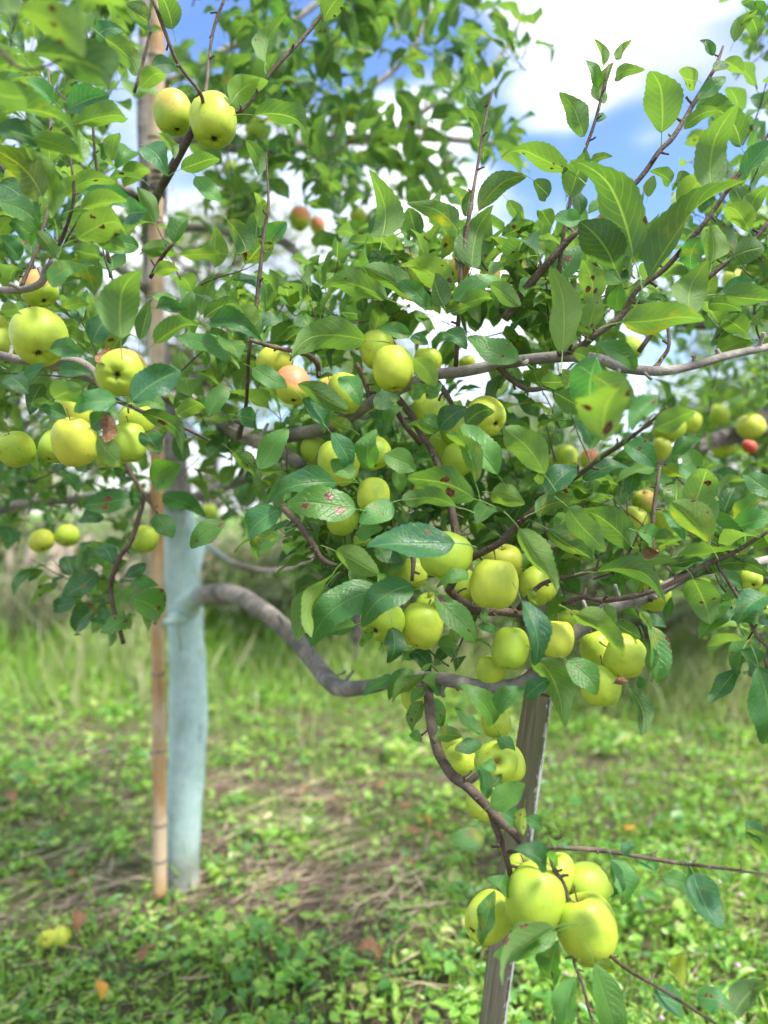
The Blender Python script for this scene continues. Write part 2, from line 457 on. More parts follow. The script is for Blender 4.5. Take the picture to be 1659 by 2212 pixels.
def bamboo_material():
    m = MT('bamboo')
    geo = m.n('ShaderNodeNewGeometry'); pos = geo.outputs['Position']
    mp_ = m.n('ShaderNodeMapping'); m.l(pos, mp_.inputs['Vector']); mp_.inputs['Scale'].default_value = (1, 1, 0.05)
    n1 = m.noise(mp_.outputs[0], 90.0, 6.0, 0.6); n2 = m.noise(pos, 6.0, 4.0)
    c = m.mix(m.rng(n1, 0.3, 0.7), (0.36, 0.20, 0.085), (0.54, 0.33, 0.155))
    c = m.mix(m.rng(n2, 0.40, 0.65, 0, 0.7), c, (0.62, 0.50, 0.36))
    return m.done(m.bsdf(c, 0.38, 0.5, m.bump(n1, 0.1, 0.002)).outputs[0])
M['bamboo'] = bamboo_material()
M['node'] = flat('bamboo_node', (0.30, 0.24, 0.17), 0.6, 0.3, 0.4, 30.0)
def post_material():
    m = MT('weathered_post')
    tcn = m.n('ShaderNodeTexCoord'); pos = tcn.outputs['Object']
    mp_ = m.n('ShaderNodeMapping'); m.l(pos, mp_.inputs['Vector']); mp_.inputs['Scale'].default_value = (1, 1, 0.04)
    n1 = m.noise(mp_.outputs[0], 130.0, 7.0, 0.65); n2 = m.noise(pos, 9.0, 5.0)
    c = m.mix(m.rng(n1, 0.3, 0.7), (0.13, 0.115, 0.08), (0.29, 0.25, 0.175))
    c = m.mix(m.rng(n2, 0.42, 0.66, 0, 0.6), c, (0.17, 0.19, 0.08))
    s = m.n('ShaderNodeSeparateXYZ'); m.l(pos, s.inputs[0])
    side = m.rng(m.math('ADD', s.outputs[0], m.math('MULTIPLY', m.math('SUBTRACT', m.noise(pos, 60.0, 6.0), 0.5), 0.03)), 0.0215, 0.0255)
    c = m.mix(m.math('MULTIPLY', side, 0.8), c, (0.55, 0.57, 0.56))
    return m.done(m.bsdf(c, 0.85, 0.2, m.bump(n1, 0.5, 0.004)).outputs[0])
M['post'] = post_material()
def ground_material():
    m = MT('orchard_soil')
    geo = m.n('ShaderNodeNewGeometry'); pos = geo.outputs['Position']
    n1 = m.noise(pos, 1.1, 6.0, 0.6); n2 = m.noise(pos, 22.0, 8.0, 0.7); n3 = m.noise(pos, 90.0, 6.0, 0.7)
    c = m.mix(m.rng(n2, 0.3, 0.7), (0.09, 0.07, 0.05), (0.24, 0.185, 0.13))
    c = m.mix(m.rng(n3, 0.55, 0.75, 0, 0.5), c, (0.36, 0.28, 0.19))
    s = m.n('ShaderNodeSeparateXYZ'); m.l(pos, s.inputs[0])
    far = m.rng(s.outputs[1], 5.5, 9.0)
    gr = m.math('MAXIMUM', far, m.rng(n1, 0.45, 0.6, 0, 0.55))
    c = m.mix(gr, c, m.mix(m.rng(n2, 0.3, 0.7), (0.09, 0.19, 0.035), (0.18, 0.30, 0.05)))
    return m.done(m.bsdf(c, 0.95, 0.1, m.bump(m.math('ADD', n2, n3), 0.9, 0.03)).outputs[0])
M['ground'] = ground_material()

# ------------------------------------------------------------------ leaf shapes
def leaf_grid(nu, nv, ratio=0.6, bend=0.1, fold=0.1, sickle=0.0, twist=0.0, wave=0.0, teeth=0.0, petiole=0.0, seed=0, blunt=1.0, tipcurl=0.0):
    """a leaf one unit long along +x, upper face towards +z -> verts, faces, uvs"""
    rs = random.Random(seed)
    ph = rs.random() * 6.28
    vs, uv, fs = [], [], []
    for i in range(nu + 1):
        x = i / nu
        hw = ratio * 0.5 * (math.sin(math.pi * min(1, x ** (0.8 * blunt))) ** 0.66) if 0 < x < 1 else 0.0
        hw = max(hw, 0.004)
        for j in range(2 * nv + 1):
            t = (j - nv) / nv
            e = 1.0
            xx = x
            if abs(t) > 0.99 and 0 < i < nu and teeth:
                e += teeth * (1 if i % 2 else -0.6)
                xx += 0.2 / nu * (1 if i % 2 else 0)
            y = t * hw * e
            c4 = 4 * x * (1 - x)
            a = twist * (x - 0.3)
            z = bend * c4 + fold * abs(y) * 1.0 + wave * math.sin(x * 11 + ph + (1.5 if t > 0 else 0)) * t * t * ratio * 0.5
            z += -tipcurl * max(0, x - 0.6) ** 2 * 3
            y2 = y * math.cos(a) - (fold * abs(y)) * math.sin(a) + sickle * c4
            z2 = z + y * math.sin(a)
            vs.append((xx, y2, z2)); uv.append((0.5 + 0.5 * t, x))
    W_ = 2 * nv + 1
    for i in range(nu):
        for j in range(2 * nv):
            a = i * W_ + j
            fs.append((a, a + W_, a + W_ + 1, a + 1))
    if petiole:
        k = len(vs); n = 4
        for i in range(n + 1):
            s = i / n
            x = -petiole * (1 - s)
            z = -0.10 * (1 - s) ** 2 * petiole / 0.3
            r = 0.0085 + 0.004 * (1 - s)
            for q in range(3):
                an = q * 2.094 + 0.5
                vs.append((x + 0.02 * s, math.cos(an) * r, z + math.sin(an) * r)); uv.append((0.5, -0.05))
        for i in range(n):
            for q in range(3):
                a = k + i * 3 + q; b = k + i * 3 + (q + 1) % 3
                fs.append((a, b, b + 3, a + 3))
    return np.array(vs), fs, np.array(uv)

LEAF = []
rl = random.Random(5)
for k in range(34):
    vv, ff, uu = leaf_grid(22, 3, 0.6, rl.uniform(-0.04, 0.20), rl.uniform(0.08, 0.6), rl.uniform(-0.08, 0.08), rl.uniform(-0.9, 0.9),
                           rl.uniform(0.04, 0.2), 0.035, 0.30, k, rl.uniform(0.9, 1.2), rl.uniform(-0.3, 0.8))
    me = new_mesh('leaf', vv, ff, uu); me.materials.append(M['leaf']); LEAF.append(me)

class Scatter:
    """many copies of a few template shapes, joined into one mesh"""
    def __init__(self, templates):
        self.tp = templates; self.items = [[] for _ in templates]
    def add(self, k, origin, mat, rnd):
        self.items[k].append((np.asarray(origin, float), np.asarray(mat, float), rnd))
    def build(self, name, mat, parent=None, off=(0, 0, 0)):
        V, Fq, U, R = [], [], [], []
        o = 0
        for k, (tv, tf, tu) in enumerate(self.tp):
            if not self.items[k]: continue
            og = np.array([i[0] for i in self.items[k]]); mm = np.array([i[1] for i in self.items[k]]); rr = np.array([i[2] for i in self.items[k]])
            w_ = np.einsum('nij,vj->nvi', mm, tv) + og[:, None, :] - np.asarray(off, float)
            n, nvv = len(og), len(tv)
            V.append(w_.reshape(-1, 3))
            tfa = np.array(tf)
            Fq.append((tfa[None] + (np.arange(n) * nvv)[:, None, None] + o).reshape(-1, 4))
            U.append(np.tile(tu, (n, 1))); R.append(np.repeat(rr, nvv)); o += n * nvv
        me = new_mesh(name, np.concatenate(V), np.concatenate(Fq), np.concatenate(U), np.concatenate(R))
        ob = obj(name, me, mat, parent)
        return ob
MID = [leaf_grid(7, 2, 0.58, rl.uniform(0, .13), rl.uniform(.1, .5), rl.uniform(-.06, .06), rl.uniform(-.8, .8), .15, 0.0, 0.28, 50 + k, 1.0, rl.uniform(-.2, .6)) for k in range(7)]
LOW = [leaf_grid(3, 1, 0.62, rl.uniform(0, .15), rl.uniform(.1, .6), 0, rl.uniform(-.6, .6), 0, 0, 0, 80 + k) for k in range(5)]
BLADE = [leaf_grid(4, 1, 0.05, rl.uniform(0.05, .25), 0.5, 0, rl.uniform(-.5, .5), 0, 0, 0, 90 + k, 0.75) for k in range(5)]

def frame(a, n, L_, W_=None):
    """columns: length axis, width axis, normal (scaled)"""
    a = np.asarray(a, float); a = a / (np.linalg.norm(a) + 1e-9)
    n = np.asarray(n, float); n = n - a * np.dot(a, n); n = n / (np.linalg.norm(n) + 1e-9)
    b = np.cross(n, a)
    return np.column_stack([a * L_, b * (W_ or L_), n * L_])

# ------------------------------------------------------------------ ground
def ground_h(x, y):
    return 0.03 * np.sin(x * 1.3 + 0.5) * np.sin(y * 0.9) + 0.018 * np.sin(x * 4.1 + y * 3.3)
gx = np.concatenate([np.linspace(-250, -9, 14), np.linspace(-8, 8, 90), np.linspace(9, 250, 14)])
gy = np.concatenate([np.linspace(-60, -0.5, 8), np.linspace(0, 12, 80), np.linspace(13, 900, 26)])
X, Y = np.meshgrid(gx, gy)
Zg = ground_h(X, Y) * np.clip((14 - np.abs(Y)) / 4, 0, 1) * np.clip((10 - np.abs(X)) / 3, 0, 1)
gv = np.column_stack([X.ravel(), Y.ravel(), Zg.ravel()])
nxg = len(gx)
gf = np.array([(i * nxg + j, i * nxg + j + 1, (i + 1) * nxg + j + 1, (i + 1) * nxg + j) for i in range(len(gy) - 1) for j in range(nxg - 1)])
g_ob = obj('ground', new_mesh('ground', gv, gf), M['ground']); tag(g_ob, kind='structure')

def vnoise(x, y, s, seed):
    r = np.random.default_rng(seed); gdt = r.random((64, 64))
    x = np.asarray(x) * s + 100; y = np.asarray(y) * s + 100
    xi, yi = np.floor(x).astype(int), np.floor(y).astype(int); fx, fy = x - xi, y - yi
    fx = fx * fx * (3 - 2 * fx); fy = fy * fy * (3 - 2 * fy)
    a = gdt[xi % 64, yi % 64]; b = gdt[(xi + 1) % 64, yi % 64]; c = gdt[xi % 64, (yi + 1) % 64]; d = gdt[(xi + 1) % 64, (yi + 1) % 64]
    return (a * (1 - fx) + b * fx) * (1 - fy) + (c * (1 - fx) + d * fx) * fy

def bare(x, y):
    """how bare and strewn with straw the ground is: the trodden strip under the tree"""
    b = np.exp(-(((x + 0.22) / 0.42) ** 2 + ((y - 2.9) / 0.85) ** 2)) * 0.58
    b = b + np.exp(-(((x + 1.25) / 0.35) ** 2 + ((y - 2.75) / 0.35) ** 2)) * 0.5
    b = b + np.exp(-(((x - 0.05) / 0.3) ** 2 + ((y - 2.35) / 0.25) ** 2)) * 0.35
    return b + (vnoise(x, y, 2.6, 3) - 0.5) * 0.9

def sample_ground(n, y0, y1):
    """more plants near the camera, spread over a fan wider than the view"""
    y = y0 * (y1 / y0) ** rng.random(n)
    x = (rng.random(n) * 2 - 1) * (y * 0.62 + 0.5)
    return x, y

# weeds: low leafy plants
sc_w = Scatter(LOW)
px_, py_ = sample_ground(6200, 1.75, 8.5)
bb = bare(px_, py_)
for x, y, b in zip(px_, py_, bb):
    if b > 0.38 and random.random() < min(0.8, b): continue
    tuft = float(vnoise(x, y, 3.7, 8))
    kleaf = random.randint(4, 9); hgt = random.uniform(0.015, 0.09) * (0.6 if b > 0.2 else 0.45 + 1.5 * tuft ** 1.5)
    size = random.choice((random.uniform(0.014, 0.028), random.uniform(0.022, 0.048))) * (1.0 if y < 4 else 1.25) * (0.7 + 0.7 * tuft)
    tone = random.random()
    slim = random.choice((0.55, 0.75, 1.0, 1.25))
    z0 = float(ground_h(x, y))
    for _ in range(kleaf):
        a = random.uniform(0, 6.28); r = random.uniform(0.0, 0.05)
        hh = hgt * random.uniform(0.3, 1.0)
        d = np.array([math.cos(a), math.sin(a), random.uniform(-0.35, 0.5)])
        n = np.array([random.gauss(0, .5), random.gauss(0, .5), 1.0])
        sz = size * random.uniform(0.6, 1.25)
        sc_w.add(random.randrange(5), (x + math.cos(a) * r, y + math.sin(a) * r, z0 + hh), frame(d, n, sz * (1.35 if slim < .8 else 1), sz * slim * random.uniform(.85, 1.15)), (tone * 0.75 + random.random() * 0.25) * 0.999)
# grass blades: thin among the weeds, thick and tall farther off and to the right
sc_g = Scatter(BLADE)
px_, py_ = sample_ground(30000, 1.75, 10.5)
for x, y in zip(px_, py_):
    tall = np.clip((y - 4.2) / 2.0, 0, 1) * 0.9 + (0.45 if x > 0.2 * y else 0.06)
    if random.random() > 0.10 + tall: continue
    b = float(bare(x, y))
    if b > 0.45 and random.random() < 0.85: continue
    h = random.uniform(0.05, 0.13) + 0.30 * np.clip((y - 4.8) / 3.0, 0, 1) * random.random() * (1.5 if x < 0 else 0.8)
    d = np.array([random.gauss(0, .35), random.gauss(0, .35), 1.0])
    n = np.array([random.gauss(0, 1), random.gauss(0, 1), 0.2])
    sc_g.add(random.randrange(5), (x, y, float(ground_h(x, y)) - 0.01), frame(d, n, h * 1.15, h * random.uniform(0.7, 1.3) * (1 + y * 0.1)), random.random())
# tall pale weeds in front of the hedge
sc_t = Scatter(BLADE)
for _ in range(9000):
    x = random.uniform(-6.5, 5.5); y = 8.9 - 0.27 * (x + 6.5) + random.gauss(0, .9) - 0.6
    cl = float(vnoise(x, y, 1.3, 21))
    if cl < 0.42: continue
    h = random.uniform(.15, .6) * (0.3 + cl) * (1.25 if x < -1.2 else .75)
    d = np.array([random.gauss(.1, .32), random.gauss(0, .3), 1.0]); n = np.array([random.gauss(0, 1), random.gauss(0, 1), .2])
    sc_t.add(random.randrange(5), (x, y, -.01), frame(d, n, h, h * random.uniform(.5, .9)), random.random())
# straw and dead stalks
STRAW = [leaf_grid(4, 1, 0.035, random.uniform(-.01, .03), 0.3, random.uniform(-.05, .05), 0, 0, 0, 0, 95 + k, 0.6) for k in range(5)]
sc_s = Scatter(STRAW)
px_, py_ = sample_ground(9000, 1.75, 6.0)
for x, y in zip(px_, py_):
    b = float(bare(x, y))
    if random.random() > 0.10 + max(0, b - 0.05) * 1.6: continue
    a = random.gauss(0.5, 0.6)
    d = np.array([math.cos(a), math.sin(a), random.uniform(-.03, .09)]); n = np.array([0, random.gauss(0, .5), 1.0])
    ln = random.uniform(0.08, 0.26)
    sc_s.add(random.randrange(5), (x, y, float(ground_h(x, y)) + random.uniform(0.004, 0.055)), frame(d, n, ln, random.uniform(0.06, 0.16)), random.random())
ob = sc_w.build('weeds', M['weed']); tag(ob, 'low leafy green weeds covering the orchard floor', 'weeds', kind='stuff')
ob = sc_g.build('grass', M['grass']); tag(ob, 'bright green grass growing across the orchard floor', 'grass', kind='stuff')
ob = sc_t.build('tall_grass', M['tall_grass']); tag(ob, 'tall pale grey-green weeds in front of the far hedge', 'grass', kind='stuff')
ob = sc_s.build('straw', M['straw']); tag(ob, 'dry straw and dead stalks lying between the weeds', 'straw', kind='stuff')
# pink clover heads at the right
fl = []
for _ in range(110):
    y = random.uniform(1.9, 4.6); x = random.uniform(0.16, 0.62) * y
    r = random.uniform(0.005, 0.009); c = np.array([x, y, float(ground_h(x, y)) + random.uniform(0.07, 0.14)])
    v8 = np.array([(sx_, sy_, sz_) for sx_ in (-1, 1) for sy_ in (-1, 1) for sz_ in (-1, 1)], float) * r * 0.62
    v6 = np.array([(1, 0, 0), (-1, 0, 0), (0, 1, 0), (0, -1, 0), (0, 0, 1), (0, 0, -1)], float) * r
    fl.append((v6 + c, [(0, 2, 4), (2, 1, 4), (1, 3, 4), (3, 0, 4), (2, 0, 5), (1, 2, 5), (3, 1, 5), (0, 3, 5)]))
vv, ff = join(fl)
ob = obj('clover_flowers', new_mesh('clover_flowers', vv, ff), M['flower']); tag(ob, 'tiny pink flower heads dotted among the weeds', 'flowers', kind='stuff')

# ------------------------------------------------------------------ the main apple tree
tree = thing('apple_tree', 'apple tree with pale blue painted trunk and spreading fruit-laden boughs', 'tree', TRK)
OFF = np.array(TRK)
def dpath(pts):
    """[(photo x, photo y, distance, photo radius)] -> points, radii in metres"""
    return [tuple(P(x, y, d)) for x, y, d, r in pts], [r / F * d for x, y, d, r in pts]
seedc = [0]
NODES = []          # spots on wood that shoots can spring from
def wood(name, pts, mat='bark', seg=10, sub=4, bump=0.05, parent=tree, off=OFF, keep=True):
    p, r = dpath(pts)
    seedc[0] += 1
    v_, f_ = tube(p, r, seg, sub, bump, seedc[0])
    if name in ('limb', 'twig'):        # fruiting spurs and pruned stubs on the wood
        rs = random.Random(seedc[0] * 7)
        q = catmull(np.column_stack([np.array(p), np.array(r)]), 4)
        parts = [(v_, f_)]
        for i in range(2, len(q) - 2, 3 if name == 'limb' else 2):
            if rs.random() < 0.35: continue
            c0, r0 = q[i, :3], q[i, 3]
            t0 = q[i + 1, :3] - q[i - 1, :3]; t0 /= np.linalg.norm(t0)
            e = np.array([rs.gauss(0, 1), rs.gauss(0, 1), rs.gauss(.3, 1)]); e -= t0 * np.dot(e, t0); e /= np.linalg.norm(e)
            ln = r0 * rs.uniform(.5, 1.2) + rs.uniform(.003, .009 if name == 'twig' else .016)
            rr = min(r0 * .55, rs.uniform(.0022, .0045) if name == 'limb' else rs.uniform(.0014, .0024))
            parts.append(tube([c0, c0 + e * (r0 + ln * .4) + t0 * .002, c0 + e * (r0 + ln) + t0 * rs.uniform(0, .007)], [rr * 1.5, rr, rr * 1.1], 6, 2, .1, i))
        v_, f_ = join(parts)
    o = obj(name, new_mesh(name, v_ - off, f_), M[mat], parent)
    if keep: NODES.extend(p)
    return o
TD = 2.87
trunk_pts = [(392, 1960, TD, 50), (394, 1915, TD, 40), (395, 1850, TD, 36), (399, 1750, TD, 37), (404, 1650, TD, 39), (408, 1560, TD, 42), (406, 1450, TD, 41),
     (401, 1380, TD, 38), (398, 1300, TD, 39), (393, 1200, TD, 36), (386, 1110, TD, 33), (374, 1000, TD, 30), (362, 900, TD, 29), (345, 780, TD, 22), (332, 650, TD, 20),
     (324, 520, TD, 18), (317, 400, TD, 17), (312, 250, TD, 15), (312, 100, TD, 13), (306, -80, TD, 11), (300, -320, TD, 7)]
wood('trunk', trunk_pts, 'bark', 22, 6, 0.055, keep=False)
# the painted bough that swings out to the right and towards the camera
wood('limb', [(402, 1312, 2.84, 32), (414, 1300, 2.76, 23), (440, 1284, 2.65, 20), (500, 1282, 2.48, 19.5), (560, 1313, 2.28, 19.5), (620, 1362, 2.1, 19), (665, 1412, 1.95, 18.5), (700, 1458, 1.8, 19),
     (735, 1486, 1.66, 18.5), (800, 1483, 1.52, 15.5), (870, 1466, 1.4, 15), (960, 1468, 1.31, 15), (1050, 1484, 1.27, 14.5), (1130, 1473, 1.26, 14.5), (1190, 1418, 1.25, 14), (1245, 1368, 1.24, 14),
     (1320, 1312, 1.22, 15), (1400, 1288, 1.21, 13), (1480, 1245, 1.22, 12), (1535, 1228, 1.24, 11), (1600, 1222, 1.28, 10), (1720, 1195, 1.34, 9)], 'bark', 16, 8, 0.018)
# the big limb that forks in the middle of the picture
wood('limb', [(360, 832, 2.80, 26), (380, 852, 2.35, 22), (430, 880, 1.95, 20), (500, 925, 1.7, 19), (548, 948, 1.6, 18), (600, 970, 1.52, 15), (652, 1006, 1.47, 13)], 'bark', 16, 6, 0.035)
wood('limb', [(545, 946, 1.6, 15), (620, 942, 1.52, 15), (700, 924, 1.46, 15), (760, 896, 1.41, 14), (805, 868, 1.38, 13), (870, 838, 1.34, 12), (930, 811, 1.30, 12), (1000, 803, 1.27, 12), (1080, 786, 1.25, 12),
     (1160, 775, 1.22, 12), (1240, 770, 1.21, 12), (1300, 777, 1.21, 11), (1350, 795, 1.21, 11), (1430, 801, 1.22, 10), (1500, 789, 1.23, 9), (1580, 766, 1.26, 9), (1700, 742, 1.30, 8)], 'bark', 14, 6, 0.045)
wood('limb', [(395, 862, 2.2, 13), (330, 852, 1.75, 12), (240, 832, 1.45, 12), (160, 802, 1.3, 11), (90, 785, 1.24, 10), (20, 772, 1.22, 9), (-70, 748, 1.22, 8)], 'bark', 12, 4, 0.06)
wood('limb', [(105, 787, 1.22, 8), (158, 780, 1.19, 9), (197, 797, 1.18, 9), (222, 835, 1.18, 9), (240, 862, 1.17, 7)], 'bark', 10, 4, 0.08)
wood('limb', [(-70, 612, 1.2, 9), (0, 626, 1.15, 8), (46, 626, 1.13, 8), (88, 612, 1.11, 9), (98, 585, 1.1, 8), (118, 563, 1.08, 7)], 'bark', 10, 4, 0.08)
# limbs of the upper and rear tree, out of focus
wood('limb', [(318, 330, 2.87, 14), (400, 296, 2.8, 14), (500, 316, 2.75, 14), (590, 323, 2.75, 14), (680, 309, 2.8, 12), (760, 301, 2.85, 11), (850, 297, 2.9, 10), (960, 300, 3.0, 8), (1080, 310, 3.1, 6)], 'bark', 10, 4, 0.05)
wood('limb', [(326, 500, 2.87, 12), (430, 492, 2.8, 10), (530, 511, 2.7, 9), (610, 522, 2.6, 9), (660, 568, 2.5, 9), (720, 608, 2.4, 9), (800, 640, 2.3, 8)], 'bark', 10, 4, 0.05)
wood('limb', [(350, 860, 2.87, 24), (400, 838, 2.8, 24), (440, 812, 2.75, 22), (485, 797, 2.7, 20), (545, 806, 2.65, 17), (600, 840, 2.6, 14), (660, 850, 2.55, 11), (760, 820, 2.5, 8)], 'bark', 12, 4, 0.05)
wood('limb', [(-80, 1118, 2.2, 9), (0, 1102, 2.25, 10), (60, 1086, 2.3, 10), (160, 1080, 2.4, 10), (260, 1071, 2.55, 11), (350, 1075, 2.8, 12)], 'bark', 10, 4, 0.04)
wood('limb', [(385, 1085, 2.87, 14), (440, 1070, 2.6, 12), (500, 1045, 2.4, 12), (570, 1018, 2.2, 11), (650, 1000, 2.1, 10), (740, 985, 2.0, 7)], 'bark', 10, 4, 0.04)
wood('limb', [(402, 1290, 2.9, 16), (418, 1240, 2.93, 14), (432, 1180, 2.98, 12), (440, 1110, 3.05, 10), (452, 1000, 3.1, 8)], 'bark', 10, 4, 0.05)
wood('limb', [(436, 1165, 3.0, 7), (470, 1195, 3.05, 6), (520, 1222, 3.1, 6), (600, 1232, 3.15, 5), (690, 1200, 3.2, 4)], 'bark', 8, 4, 0.05)
wood('stub', [(392, 1332, 2.80, 15), (372, 1338, 2.74, 12), (352, 1346, 2.70, 8)], 'bark', 10, 4, 0.05, keep=False)
wood('limb', [(312, 200, 2.87, 10), (420, 150, 2.85, 9), (520, 90, 2.85, 8), (640, 40, 2.9, 7), (760, -60, 3.0, 5)], 'bark', 8, 4, 0.05)
wood('limb', [(680, 309, 2.8, 8), (730, 250, 2.8, 7), (790, 200, 2.85, 6), (880, 120, 2.9, 5), (940, 0, 3.0, 4)], 'bark', 8, 4, 0.05)
wood('limb', [(850, 297, 2.9, 7), (930, 230, 2.95, 6), (1020, 190, 3.0, 5), (1100, 90, 3.05, 4), (1150, -20, 3.1, 3)], 'bark', 8, 4, 0.05)
wood('limb', [(318, 440, 2.87, 12), (250, 400, 2.5, 11), (170, 360, 2.2, 10), (90, 320, 2.0, 9), (-40, 260, 1.9, 8)], 'bark', 8, 4, 0.05)
wood('limb', [(335, 640, 2.87, 14), (270, 590, 2.4, 11), (200, 540, 2.0, 10), (120, 480, 1.7, 9), (40, 400, 1.6, 7), (-40, 320, 1.5, 6)], 'bark', 8, 4, 0.05)
